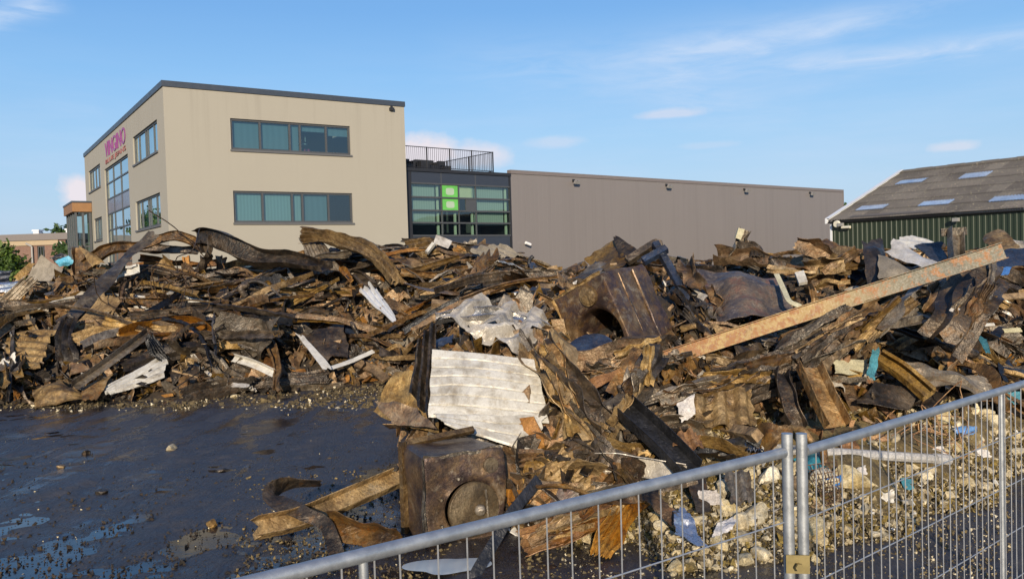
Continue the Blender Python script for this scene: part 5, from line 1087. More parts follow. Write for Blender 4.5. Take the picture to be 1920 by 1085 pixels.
SH('crumpled_sheet', [(1150, 444, 14.4), (1156, 444, 14.4), (1204, 472, 14), (1160, 482, 14)], 'burnt', 'dark pointed sheet at the very top of the right heap', short='dark pointed sheet', cr=.05)
SH('crumpled_sheet', [(1072, 528, 14), (1112, 478, 14.3), (1150, 496, 13.8), (1110, 520, 13.3)], 'grey', 'grey yellow crumpled sheet on the left shoulder of the right heap', cr=.11)
RB('leaning_post', [(1376, 484, 14), (1388, 456, 14), (1398, 432, 14)], .20, 'U', 'grey', 'leaning grey post with ragged top on the right heap skyline', 'post', 'leaning post', cr=.07)
SH('junction_box', [(1384, 427, 13.9), (1396, 430, 13.9), (1388, 450, 13.9), (1378, 446, 13.9)], 'stripe', 'small yellow box on the tip of the leaning post', 'box', cr=.01, th=.06, rag=.02)
RB('steel_strip', [(1388, 452, 14), (1404, 456, 13.9), (1418, 464, 13.8), (1420, 480, 13.7)], .20, 'pleat', 'burnt', 'dark crumpled arm hanging right of the leaning post', cr=.15)
SH('crumpled_sheet', [(1432, 492, 14), (1612, 468, 13.6), (1614, 548, 12.8), (1490, 540, 13)], 'rust', 'broad rusty brown crumpled duct left of the dark bent sheet', short='broad rusty duct', cr=.06, bow=.1, corr=('v', 3, .04), n=(44, 28))
RB('steel_strip', [(1470, 500, 13.6), (1540, 480, 13.4), (1600, 468, 13.2)], .20, 'flat', 'ochre', 'ochre upper flap of the broad rusty duct', cr=.05)
SH('crumpled_sheet', [(1518, 466, 14), (1552, 448, 14.1), (1608, 466, 13.8), (1530, 476, 13.6)], 'rust', 'rusty bent flaps sticking up before the warehouse shadow', cr=.07, short='rusty flaps')
RB('steel_strip', [(1344, 488, 14), (1400, 486, 13.8), (1450, 492, 13.6)], .24, 'U', 'rust', 'level rusty channel under the leaning post', cr=.07)
SH('crumpled_sheet', [(1616, 452, 12.6), (1656, 446, 12.8), (1664, 536, 11.8), (1628, 544, 11.8)], 'burnt', 'dark bent sheet standing left of the silver white sheet', short='dark bent standing sheet', cr=.07, bow=.15, n=(28, 36))
SH('crumpled_sheet', [(1648, 478, 12.2), (1720, 500, 12), (1700, 518, 11.6), (1650, 524, 11.6)], 'plate', 'tan brown crumpled sheet under the silver white sheet', cr=.07, bow=.1)
SH('white_sheet', [(1656, 470, 12.2), (1676, 448, 12.4), (1764, 492, 11.7), (1742, 502, 11.5)], 'dullsilver', 'silver white folded sheet on the skyline before the green shed', short='silver white folded sheet', cr=.06, bow=.08, n=(36, 26))
SH('white_sheet', [(1678, 448, 12.8), (1706, 440, 12.9), (1752, 456, 12.7), (1712, 466, 12.4)], 'white', 'white top fold of the sheet before the green shed', cr=.05)
SH('crumpled_sheet', [(1712, 460, 12.5), (1764, 452, 12.5), (1776, 484, 12.1), (1752, 492, 11.9)], 'black', 'black plate with pale edge left of the T section', cr=.03, short='black plate')
RB('t_section', [(1790, 500, 11.6), (1788, 470, 11.8), (1787, 436, 12)], .20, 'U', 'grey', 'upright channel stub before the green shed', 'beam', 'upright channel stub', cr=.01, up=(.1, -1, 0), jag=0)
RB('t_section', [(1764, 436, 12), (1812, 433, 12)], .11, 'plank', 'grey', 'perforated flat plate capping the upright channel stub', 'plate', cr=0, up=(0, -1, .1))
SH('crumpled_sheet', [(1840, 446, 13), (1880, 432, 13), (1910, 466, 12.5), (1860, 476, 12.4)], 'ochre', 'ochre and brown sheets behind the upper beam end', cr=.09, short='sheets behind the beam end')
RB('white_strip', [(1886, 446, 13), (1930, 470, 12.6)], .16, 'pleat', 'dullsilver', 'pale strip at the right edge above the beam end', 'strip', cr=.06)
SH('dark_sheet', [(1870, 474, 11.6), (1960, 456, 11.8), (1960, 490, 11.4), (1860, 500, 11.2)], 'blue', 'dark blue panel behind the right end of the yellow beam', 'panel', 'dark blue panel at the right edge', cr=.03)
SH('blue_plastic', [(1868, 503, 11.2), (1896, 500, 11.2), (1890, 516, 11), (1872, 516, 11)], 'brightblue', 'bright blue plastic scrap under the yellow beam end', 'plastic scrap', 'bright blue plastic', cr=.05)
RB('crushed_sheet', [(1850, 512, 10.6), (1820, 560, 10.2), (1790, 608, 10), (1764, 646, 9.9)], .52, 'hat', 'burnt', 'tall dark folded sheet slanting below the yellow beam end', short='tall dark slanting sheet', cr=.09)
RB('crushed_sheet', [(1780, 530, 10.8), (1760, 566, 10.5), (1752, 592, 10.4)], .36, 'pleat', 'rust', 'rusty sheet hanging under the right half of the yellow beam', cr=.12)
RB('timber_post', [(1848, 560, 11), (1940, 552, 11.2)], .09, 'plank', 'timber', 'thin pale timber lath at the right edge below the blue scrap', 'plank', 'pale timber lath', cr=0)
RB('channel_beam', [(1646, 672, 10.2), (1690, 700, 10), (1738, 742, 9.8)], .20, 'C', 'ochre', 'ochre box channel slanting down to the right fence panel', 'beam', 'ochre box channel', cr=.02)
RB('crushed_sheet', [(1700, 704, 10.1), (1760, 706, 10.1), (1850, 730, 10.2)], .22, 'hat', 'grey', 'pale metal profile lying behind the right fence rail', short='pale metal profile', cr=.05)
RB('steel_strip', [(1740, 632, 10.4), (1780, 652, 10.3), (1830, 664, 10.4)], .10, 'tube', 'burnt', 'dark bent pipe below the tall dark slanting sheet', 'pipe', cr=.04)
SH('cloth', [(1636, 654, 10.1), (1650, 650, 10.1), (1640, 712, 9.8), (1624, 704, 9.8)], 'teal', 'teal rag hanging in the right heap', 'cloth', 'teal rag', cr=.10)
SH('cloth', [(1832, 628, 10.9), (1850, 636, 10.8), (1858, 660, 10.6), (1848, 662, 10.6)], 'teal', 'small teal rag near the right edge', 'cloth', 'small teal rag', cr=.10)
SH('crumpled_sheet', [(1560, 676, 10.1), (1626, 672, 10.2), (1628, 700, 10), (1566, 700, 9.9)], 'stripe', 'pale olive painted plate left of the teal rag', short='pale olive plate', cr=.04)
RB('white_strip', [(1820, 617, 11), (1840, 610, 11), (1864, 608, 11)], .05, 'flat', 'white', 'thin white strip near the small teal rag', 'strip', cr=.03)
RB('white_strip', [(1882, 620, 11), (1914, 618, 11)], .07, 'flat', 'stripe', 'short cream strip at the right edge of the heap', 'strip', cr=.03)
SH('crumpled_sheet', [(1720, 738, 10), (1640, 722, 10), (1600, 760, 9.6), (1690, 772, 9.5)], 'burnt', 'dark crumpled sheet just above the right fence rail', short='dark sheet above the fence rail', cr=.10)
keep(1285, 505, 1500, 610); keep(1655, 440, 1812, 500)
# ------------------------------------------------------------------ foreground scrap
RB('channel_beam', [(742, 900, 8.75), (640, 944, 8.25), (560, 976, 7.95), (488, 992, 7.75)], .19, 'U', 'ochre', 'ochre channel lying on the mud left of the lower cabinet', 'beam', 'ochre channel on the mud', cr=.015, up=(.1, -.75, .66), jag=.5)
RB('twisted_strip', [(600, 905, 8.6), (545, 908, 8.5), (512, 922, 8.25), (520, 938, 8.1), (570, 962, 7.9), (612, 985, 7.8), (632, 1045, 7.5)], .17, 'flat', 'burnt', 'dark looped strip lying over the ochre channel', 'strip', 'dark looped strip', cr=.05, twist=(1.2, .1), up=(0, -.9, .4))
RB('twisted_strip', [(612, 990, 7.8), (680, 1008, 7.7), (744, 1020, 7.5)], .17, 'L', 'rust', 'rusty angle piece on the mud between loop and cabinet', 'strip', 'rusty angle piece', cr=.04)
RB('perforated_strip', [(1010, 898, 7.9), (960, 960, 7.4), (930, 1010, 7.2), (900, 1060, 7.0), (884, 1090, 6.9)], .10, 'flat', 'black', 'black perforated strap curving down behind the fence wires', 'strap', 'black perforated strap', cr=.02, up=(.3, -.9, .3))
RB('crushed_sheet', [(982, 1016, 7.5), (1060, 990, 7.6), (1130, 960, 7.8), (1200, 928, 8.0)], .24, 'pleat', 'orange', 'long orange rusted sheet lying behind the left fence panel', short='long orange sheet behind the fence', cr=.10)
RB('crushed_sheet', [(1206, 926, 8), (1170, 960, 7.7), (1144, 1000, 7.5), (1126, 1040, 7.3)], .24, 'pleat', 'orange', 'hanging orange brown strip below the long orange sheet', cr=.10)
RB('crushed_sheet', [(1210, 920, 7.8), (1240, 950, 7.6), (1268, 975, 7.5)], .16, 'flat', 'rust', 'short rusty strip left of the crumpled foil', cr=.05)
SH('dark_sheet', [(1286, 896, 8.0), (1320, 886, 8.1), (1336, 958, 7.7), (1308, 962, 7.6)], 'burnt', 'dark olive plate standing behind the left fence panel', 'panel', 'dark olive plate', cr=.02)
SH('metal_box', [(1360, 884, 8.0), (1406, 880, 8.1), (1412, 940, 7.8), (1374, 946, 7.7)], 'grey', 'grey folded metal box behind the left fence panel', 'panel', 'grey folded box', cr=.03, corr=('u', 2, .02))
SH('foil', [(1262, 954, 7.5), (1288, 958, 7.5), (1328, 1024, 7.1), (1266, 1000, 7.2)], 'silver', 'crumpled shiny foil behind the left fence panel', 'foil', 'crumpled foil', cr=.09, rag=.08, freq=3)
SH('cloth', [(1346, 980, 7.5), (1384, 966, 7.6), (1376, 990, 7.4), (1334, 1012, 7.3)], 'cloth', 'pale crumpled rag right of the foil', 'cloth', 'pale rag', cr=.08)
SH('cloth', [(1494, 850, 8.6), (1540, 842, 8.7), (1554, 878, 8.5), (1500, 892, 8.4)], 'teal', 'blue cloth bundle behind the paired fence posts', 'cloth', 'blue cloth bundle', cr=.15, bow=.2)
hero('drain_pipe', ribbon_geo([at(1438, 840, 8.8), at(1560, 848, 8.75), at(1690, 856, 8.9), at(1774, 861, 9.1)], .105, 'tube', np.random.default_rng(3), cr=0, jag=0), 'pvc', 'long pale plastic pipe lying behind the right fence panel', 'pipe', 'pale plastic pipe')
hero('pipe_socket', ribbon_geo([at(1752, 859.5, 9.02), at(1778, 861.5, 9.1)], .122, 'tube', np.random.default_rng(3), cr=0, jag=0), 'pvc', 'pale socket on the right end of the plastic pipe', 'pipe')
hero('paint_can', ribbon_geo([at(1664, 1022, 7.7), at(1684, 1018, 7.75)], .09, 'tube', np.random.default_rng(3), cr=0), 'dullsilver', 'small pale can lying on the mud behind the right fence panel', 'can', 'small can')
RB('timber_post', [(1470, 880, 8.4), (1520, 940, 8.0), (1562, 976, 7.8)], .08, 'plank', 'timber', 'dark timber slat under the rusty wire grid', 'plank', cr=0)
SH('yellow_strip', [(1430, 836, 8.7), (1520, 834, 8.8), (1520, 842, 8.7), (1430, 846, 8.6)], 'white', 'white strip end beside the fence post tops', 'strip', cr=.02)
mb = MB()
for k in range(9):
    a = np.array(at(1512 + k * 7, 872 - k, 8.3)); b = np.array(at(1548 + k * 4, 948 - k * 2, 7.9)); mb.tube(a, b, .004, 4)
for k in range(9):
    a = np.array(at(1512 + k * 4.5, 872 + k * 9.5, 8.3 - .05 * k)); b = np.array(at(1568 + k * 1.5, 864 + k * 9, 8.3 - .05 * k)); mb.tube(a, b, .004, 4)
tag(mk('wire_grid', mb.v, mb.f, M['orange'], None, False), 'small rusty wire grid behind the paired fence posts', 'wire grid'); ANCH.append((1540, 910, 'rusty wire grid'))
a = fl(842, 1066, 0.03); V = []; 

keep(188, 655, 322, 742, 40); keep(668, 522, 748, 608, 40); keep(553, 608, 655, 698, 40); keep(80, 590, 148, 735, 40); keep(436, 668, 516, 706, 40); keep(0, 505, 130, 560, 40)
keep(960, 540, 1048, 592, 40); keep(1180, 640, 1500, 800, 10.0); keep(1640, 650, 1740, 745, 11); keep(1500, 685, 1585, 805, 10)

for x, y, Y, s_, mt_, lab in ((1560, 902, 8.3, .09, 'brightblue', 'small blue plastic scrap below the pale plastic pipe'), (1420, 1000, 7.5, .06, 'white', 'small white scrap left of the fence posts'), (1702, 905, 8.6, .08, 'teal', 'teal cloth scrap below the right end of the plastic pipe'), (1812, 812, 9.8, .10, 'brightblue', 'blue plastic strip high on the rubble at the right'), (1760, 846, 9.2, .08, 'cloth', 'white paper scrap above the right end of the plastic pipe'), (1610, 885, 8.4, .07, 'cloth', 'white paper scrap below the middle of the plastic pipe'), (1660, 930, 8.2, .07, 'white', 'white plate scrap on the brown rubble'), (1845, 850, 9.6, .07, 'cloth', 'pale paper scrap left of the middle post of the right panel'), (1330, 930, 7.8, .09, 'cloth', 'white paper wad beside the dark olive plate'), (1895, 745, 10.6, .12, 'teal', 'teal scrap at the right edge below the fence rail'), (1590, 826, 8.9, .10, 'orange', 'orange brown scrap above the plastic pipe'), (1440, 960, 7.8, .09, 'cloth', 'lilac white rag beside the left fence post')):
    c_ = at(x, y, Y); hw = np.random.default_rng(int(x)); cs_ = [c_ + np.array([sx * s_ * hw.uniform(.7, 1.3), hw.normal(0, .03), sz * s_ * hw.uniform(.5, .9)]) for sx, sz in ((-1, 1), (1, 1), (1, -1), (-1, -1))]
    hero('plastic_scrap', sheet_geo(cs_, hw, (18, 14), cr=.14, rag=.08, th=.004), mt_, lab, 'scrap')
# water: a milky puddle at the cabinet's foot
pm, t_, b_, o_ = mat('milky_water'); b_.inputs['Base Color'].default_value = (.42, .47, .48, 1); b_.inputs['Roughness'].default_value = .12
ang_ = np.arange(60) * 2 * math.pi / 60; rad = 1 + .28 * sines(np.stack([np.cos(ang_), np.sin(ang_)], 1) * 2, 1, 77, 7)
V = [(a[0], a[1], .075)] + [(a[0] + .34 * r * math.cos(q), a[1] + .22 * r * math.sin(q), .062) for q, r in zip(ang_, rad)]
tag(mk('puddle_water', V, [[0, 1 + i, 1 + (i + 1) % 60] for i in range(60)], pm, None, True, 0), kind='structure')
# ------------------------------------------------------------------ lumps
def lump_geo(c, r, rg, flat=.75, sub=3):
    bm = bmesh.new(); bmesh.ops.create_icosphere(bm, subdivisions=sub, radius=1); V = np.array([v.co for v in bm.verts]); Fc = [[v.index for v in f.verts] for f in bm.faces]; bm.free()
    s = int(rg.integers(1e6)); V = V * (1 + .30 * sines(V, 1.4, s, 6) + .16 * sines(V, 3.5, s + 1, 8, True) + .07 * sines(V, 9, s + 2, 8, True))[:, None]
    for _ in range(9):      # broken faces
        nn_ = rg.normal(size=3); nn_ /= np.linalg.norm(nn_); q = V @ nn_; lim = rg.uniform(.45, .8); V = V - nn_[None] * np.maximum(q - lim, 0)[:, None] * .92
    V = V * r * 1.2 * np.array([1, rg.uniform(.7, 1), flat]) ; a_ = rg.uniform(0, 6.28); cc, ss = math.cos(a_), math.sin(a_)
    V = V @ np.array([[cc, ss, 0], [-ss, cc, 0], [0, 0, 1]]); tl = rg.uniform(-.5, .5); V = V @ np.array([[1, 0, 0], [0, math.cos(tl), -math.sin(tl)], [0, math.sin(tl), math.cos(tl)]])
    return V + c, Fc
FILL = []
def where(px, py, base, mx=16):
    """a label that singles a plain piece out by the distinctive pieces beside it"""
    dd = sorted(ANCH, key=lambda a: math.hypot(a[0] - px, (a[1] - py) * 1.6))[:9]
    def rel(a):
        dx_, dy_ = px - a[0], (py - a[1]) * 1.6
        return ('right of' if dx_ > 0 else 'left of') if abs(dx_) > abs(dy_) else ('below' if dy_ > 0 else 'above')
    for pre in ('', 'just '):
        for a in dd[:3] if pre else dd:
            if pre and math.hypot(px - a[0], py - a[1]) > 90: continue
            s = f'{base} {pre}{rel(a)} the {a[2]}'
            if len(s.split()) <= mx and s not in used: used.add(s); return s
    for i in range(len(dd)):
        for j in range(len(dd)):
            if i != j:
                s = f'{base} {rel(dd[i])} the {dd[i][2]}, {rel(dd[j])} the {dd[j][2]}'
                if dd[i][2] != dd[j][2] and len(s.split()) <= mx and s not in used: used.add(s); return s
    return f'{base} {rel(dd[0])} the {dd[0][2]}'
CW = {'rust': 'rusty brown', 'ochre': 'ochre', 'orange': 'orange rusted', 'burnt': 'charred dark', 'grey': 'scorched grey', 'mottled': 'mottled', 'white': 'dirty white', 'silver': 'bright silver', 'dullsilver': 'dull silver', 'black': 'black', 'timber': 'burnt timber', 'blue': 'dark blue', 'plate': 'tan', 'stripe': 'pale', 'purple': 'purple brown', 'cloth': 'pale', 'teal': 'teal', 'foam': 'cream', 'wool': 'yellow', 'brightblue': 'bright blue'}
def pick(rg, d):
    k = list(d); p = np.array([d[x] for x in k], float); return k[int(rg.choice(len(k), p=p / p.sum()))]
def in_keep(px, py, Y=0): return any(k[0] < px < k[2] and k[1] < py < k[3] and Y < k[4] for k in KEEP)
def surf(px, py):
    Y, ok = Yhit(px, py); return at(px, py, Y), ok
def hnorm(p):
    e = .12; x, y = p[0], p[1]; hx_ = (H(np.array([x + e]), np.array([y])) - H(np.array([x - e]), np.array([y])))[0] / (2 * e); hy_ = (H(np.array([x]), np.array([y + e])) - H(np.array([x]), np.array([y - e])))[0] / (2 * e)
    n = np.array([-hx_, -hy_, 1.0]); return n / np.linalg.norm(n)
def fill_ribbon(px, py, side, rg, scale=1.0):
    p, ok = surf(px, py)
    if not ok: return
    kind = pick(rg, {'U': 3.4, 'L': 3.2, 'pleat': 4, 'flat': .9, 'C': 1.4, 'hat': 1.6, 'tube': .6, 'I': .5})
    mt = pick(rg, {'rust': 5, 'ochre': 2.6 if side == 'left' else 3.4, 'orange': .35, 'burnt': 4.4, 'grey': 3 if side == 'left' else 2.2, 'black': .5, 'dullsilver': .4, 'white': .15, 'blue': .15})
    L = rg.uniform(1.0, 4.4) * scale; w = rg.uniform(.06, .24) * (1.25 if kind == 'pleat' else 1) * (.8 + .2 * scale)
    if kind in ('tube', 'I'): w *= .6
    th = rg.normal(0, .7) + (math.pi if rg.random() < .5 else 0); d = np.array([math.cos(th), math.sin(th)]); nn_ = np.array([-d[1], d[0]])
    bend = rg.normal(0, .13) * L; rise = abs(rg.normal(0, .09)) * L; tilt = rg.normal(0, .42)
    P = []
    for t in (-.5, -.22, .05, .28, .5):
        q = p[:2] + d * L * t + nn_ * bend * (t * t * 4 - .4); hz0 = H(np.array([q[0]]), np.array([q[1]]))[0]
        chord = p[2] + tilt * L * t; z = .55 * hz0 + .45 * chord + .10 + rise * (1 - (2 * t) ** 2) * .6 + rg.normal(0, .05)
        P.append((q[0], q[1], max(z, hz0 - .12, .04)))
    if max(pxof(a)[1] for a in P) > 760 and side == 'left': return
    if any(in_keep(*pxof(np.array(a)), a[1]) for a in catmull(P, 9)): return
    tw = rg.normal(0, .6); cr = 0 if kind in ('I',) else (.015 if kind == 'tube' else rg.uniform(.04, .13))
    g = ribbon_geo(P, w, kind, rg, up=UP + rg.normal(0, .3, 3), twist=(tw, tw + rg.normal(0, .7)), cr=cr, taper=(rg.uniform(.7, 1.1), rg.uniform(.6, 1.1)))
    nm = {'U': 'channel_beam', 'C': 'channel_beam', 'hat': 'steel_profile', 'I': 'steel_beam', 'L': 'angle_bar', 'flat': 'steel_strip', 'pleat': 'crushed_strip', 'tube': 'steel_pipe'}[kind]
    kw = {'channel_beam': 'channel', 'steel_profile': 'folded profile', 'steel_beam': 'beam', 'angle_bar': 'angle bar', 'steel_strip': 'strip', 'crushed_strip': 'crushed strip', 'steel_pipe': 'pipe'}[nm]
    sz = 'long' if L > 2.6 else ('short' if L < 1.5 else '')
    FILL.append((nm, g, mt, (sz + ' ' + CW[mt] + ' ' + kw).strip(), kw, f'{kw}s scattered over the {side} heap'))
def fill_sheet(px, py, side, rg, scale=1.0):
    p, ok = surf(px, py)
    if not ok: return
    mt = pick(rg, {'rust': 5, 'ochre': 3.2, 'orange': 1.1, 'burnt': 3.6, 'grey': 3, 'mottled': .5, 'black': .4, 'dullsilver': .45, 'white': .3, 'silver': .2, 'plate': .5, 'stripe': .12, 'blue': .15})
    n = hnorm(p) + rg.normal(0, .5, 3); n[1] -= .35; n /= np.linalg.norm(n)
    a_ = rg.normal(size=3); a_ -= (a_ @ n) * n; a_ /= np.linalg.norm(a_); b_ = np.cross(n, a_); la, lb = rg.uniform(.4, 1.25) * scale, rg.uniform(.22, .7) * scale
    if mt in ('white', 'silver', 'dullsilver'): la *= .6; lb *= .6
    c0 = p + np.array([0, -.10, .06]); cs = []
    for sa, sb_ in ((-1, 1), (1, 1), (1, -1), (-1, -1)): cs.append(c0 + a_ * sa * la * rg.uniform(.55, 1) / 1 + b_ * sb_ * lb * rg.uniform(.35, 1))
    cs = [np.array([q[0], q[1], max(q[2], .05)]) for q in cs]
    if any(in_keep(*pxof(a), a[1]) for a in cs): return
    cg = ('u' if rg.random() < .5 else 'v', rg.uniform(2, 6), rg.uniform(.01, .035)) if rg.random() < .45 else None
    g = sheet_geo(cs, rg, (30, 22), cg, rg.uniform(.05, .13), rg.normal(0, .12), .07, .006, [(pick(rg, {'u': 1, 'v': 1}), rg.uniform(.3, .7), float(np.clip(rg.normal(0, .7), -.95, .95)))] if rg.random() < .7 else None, rg.normal(0, .12))
    sz = 'broad' if la * lb > .45 else ('small' if la * lb < .16 else '')
    nm = ('ribbed' if cg else 'crumpled'); FILL.append((nm + '_sheet', g, mt, (sz + ' ' + CW[mt] + f' {nm} sheet').strip(), nm + ' sheet', f'{nm} sheets scattered over the {side} heap'))
def fill_arc(px, py, side, rg, scale=1.0):
    p, ok = surf(px, py)
    if not ok: return
    kind = pick(rg, {'U': 3, 'L': 3, 'pleat': 2.5, 'flat': 1.5, 'tube': .7, 'C': 1}); mt = pick(rg, {'rust': 4.5, 'ochre': 2.6, 'orange': .5, 'burnt': 5, 'grey': 4, 'dullsilver': .35})
    r_ = rg.uniform(.35, 1.5) * scale; sp = rg.uniform(.8, 2.6); w = rg.uniform(.05, .17) * (.5 + .5 * scale); s0 = rg.uniform(-.6, 3.2 - sp + .4)
    h = rg.uniform(0, 6.28); u = np.array([math.cos(h), math.sin(h) * .8, rg.normal(0, .35)]); v = np.array([rg.normal(0, .4), -rg.uniform(0, .7), 1.0]); v /= np.linalg.norm(v); k_ = rg.uniform(.35, 1)
    P = [p + np.array([0, -.08, -.05 - r_ * k_ * .45]) + u * r_ * math.cos(t_) + v * r_ * k_ * math.sin(t_) + rg.normal(0, .05, 3) * scale for t_ in np.linspace(s0, s0 + sp, 6)]
    P = [(q[0], q[1], max(q[2], H(np.array([q[0]]), np.array([q[1]]))[0] - .1, .05)) for q in P]
    if any(in_keep(*pxof(np.array(a)), a[1]) for a in catmull(P, 9)): return
    g = ribbon_geo(P, w, kind, rg, up=UP + rg.normal(0, .5, 3), twist=(rg.normal(0, .8), rg.normal(0, .8)), cr=0.02 if kind == 'tube' else rg.uniform(.04, .12), taper=(rg.uniform(.6, 1.1), rg.uniform(.6, 1.1)))
    nm = 'bent_pipe' if kind == 'tube' else 'bent_strip'
    FILL.append((nm, g, mt, CW[mt] + (' bent pipe' if kind == 'tube' else ' bent strip'), nm.replace('_', ' '), f'bent strips and pipes over the {side} heap'))
def fill_timber(px, py, side, rg, scale=1.0):
    p, ok = surf(px, py)
    if not ok: return
    th = rg.uniform(0, 6.28); d = np.array([math.cos(th), math.sin(th), rg.normal(0, .35)]); d /= np.linalg.norm(d); L = rg.uniform(.5, 1.8) * scale
    P = [p + d * L * t + np.array([0, -.06, .12]) for t in (-.5, 0, .5)]; P = [(q[0], q[1], max(q[2], .05)) for q in P]
    mt = 'timber' if rg.random() < .8 else 'black'
    if any(in_keep(*pxof(np.array(a)), a[1]) for a in P): return
    g = ribbon_geo(P, rg.uniform(.07, .17), 'plank' if rg.random() < .6 else 'box', rg, cr=.012, up=rg.normal(size=3))
    FILL.append(('timber_plank', g, mt, ('short ' if L < 1 else 'long ') + ('burnt timber plank' if mt == 'timber' else 'charred black plank'), 'plank', f'planks scattered over the {side} heap'))
rg = np.random.default_rng(2024)
def scatter(fn, n, x0, x1, ytop, ybot, side, scale):
    k = 0; tries = 0
    while k < n and tries < n * 14:
        tries += 1; px = rg.uniform(x0, x1); a_, b_ = ytop(px), ybot(px); py = rg.uniform(a_, b_)
        m0 = len(FILL); fn(px, py, side, rg, scale)
        if len(FILL) > m0:
            V = FILL[-1][1][0][::7]; q = np.array([pxof(v) for v in V]); 
            if (q[:, 1] < [ytop(x) - 26 for x in q[:, 0]]).any(): FILL.pop()
        k += len(FILL) - m0
IT = lambda xs, ys: (lambda x: float(np.interp(x, xs, ys)))
ltop = IT([-60, 0, 100, 160, 320, 450, 560, 700, 800, 900, 1000, 1050], [545, 536, 525, 490, 512, 505, 490, 480, 455, 470, 500, 525]); lbot = IT([-60, 100, 300, 430, 700, 760, 800, 860, 1050], [735, 745, 735, 728, 705, 690, 640, 590, 560])
rtop = IT([1040, 1080, 1150, 1230, 1300, 1400, 1500, 1620, 1750, 1950], [540, 512, 482, 500, 508, 494, 492, 482, 480, 476]); rbot = IT([1000, 1100, 1200, 1300, 1420, 1550, 1700, 1950], [930, 930, 900, 860, 850, 800, 760, 720])
scatter(fill_sheet, 95, -60, 1050, ltop, lbot, 'left', 1.0)
scatter(fill_ribbon, 640, -60, 1050, ltop, lbot, 'left', 1.05)
scatter(fill_arc, 190, -60, 1050, ltop, lbot, 'left', 1.0)
scatter(fill_timber, 60, -60, 1050, ltop, lbot, 'left', 1.0)
scatter(fill_sheet, 190, 1000, 1960, rtop, rbot, 'right', .46)
scatter(fill_ribbon, 480, 1000, 1960, rtop, rbot, 'right', .44)
scatter(fill_arc, 90, 1000, 1960, rtop, rbot, 'right', .45)
scatter(fill_timber, 40, 1000, 1960, rtop, rbot, 'right', .5)
cT = IT([960, 1100, 1200], [860, 830, 830]); cB = IT([960, 1100, 1200], [1000, 980, 930])
scatter(fill_sheet, 26, 960, 1190, cT, cB, 'right', .42)
scatter(fill_ribbon, 20, 960, 1190, cT, cB, 'right', .40)
def bundle(path, n, spread, side, wlo=.05, whi=.15, mats=None):
    """torn strips lying along a crushed sheet, each a piece of its own"""
    C_ = catmull([pt(p) for p in path], 40)
    for k in range(n):
        a_ = rg.uniform(0, .7); b_ = min(1, a_ + rg.uniform(.2, .55)); seg = C_[int(a_ * 39):int(b_ * 39) + 1]
        if len(seg) < 4: continue
        o1, o2 = rg.normal(0, spread, 3), rg.normal(0, spread, 3); o1[1] = -abs(o1[1]) * .6 - .04; o2[1] = -abs(o2[1]) * .6 - .04; s_ = np.linspace(0, 1, len(seg))[:, None]
        P = seg + o1 * (1 - s_) + o2 * s_; kind = pick(rg, {'pleat': 4, 'L': 2, 'U': 2, 'flat': 1, 'hat': 1}); w_ = rg.uniform(wlo, whi); mt = pick(rg, mats or {'rust': 4, 'grey': 4, 'ochre': 2.5, 'burnt': 3, 'dullsilver': .3})
        g = ribbon_geo(P[::max(1, len(P) // 6)], w_, kind, rg, up=UP + rg.normal(0, .35, 3), twist=(rg.normal(0, .5), rg.normal(0, .5)), cr=rg.uniform(.08, .16))
        FILL.append(('torn_strip', g, mt, CW[mt] + ' torn strip', 'torn strip', f'torn strips on the crushed sheets of the {side} heap'))
bundle([(1180, 800, 9.2), (1290, 750, 9.35), (1380, 715, 9.5), (1500, 668, 9.7)], 26, .10, 'right')
bundle([(1470, 690, 9.6), (1560, 630, 9.7), (1640, 590, 9.9), (1730, 572, 10.2)], 24, .10, 'right')
bundle([(1012, 640, 9.6), (1050, 712, 9.2), (1090, 780, 8.95), (1140, 850, 8.6)], 18, .09, 'right', mats={'rust': 4, 'ochre': 5, 'burnt': 2, 'grey': 1})
bundle([(1850, 512, 10.4), (1820, 560, 10.1), (1790, 608, 9.9), (1764, 646, 9.8)], 14, .10, 'right')
bundle([(1070, 690, 9.9), (1140, 678, 9.75), (1240, 660, 9.75)], 8, .07, 'right')
bundle([(1228, 664, 9.4), (1172, 750, 8.9), (1128, 800, 8.8)], 10, .08, 'right')
bundle([(982, 1010, 7.5), (1060, 985, 7.55), (1130, 955, 7.7), (1200, 926, 7.9)], 10, .06, 'right', .03, .09, {'rust': 3, 'orange': 2, 'ochre': 3})
bundle([(1420, 500, 13.4), (1500, 500, 13), (1610, 500, 12.6)], 14, .16, 'right', .08, .2, {'rust': 4, 'ochre': 4, 'burnt': 1})
bundle([(1180, 672, 9.9), (1215, 672, 9.8), (1262, 668, 9.75), (1300, 662, 9.8)], 7, .05, 'right', .05, .10)
bundle([(1270, 520, 12.2), (1310, 590, 11.4), (1330, 650, 10.9)], 12, .12, 'right', .08, .2)
for nm, g, mt, base, cat, grp in FILL:
    o = mk(nm, g[0], g[1], M[mt]); x, y = pxof(g[0].mean(0)); tag(o, where(x, y, base), cat, grp, 'thing')
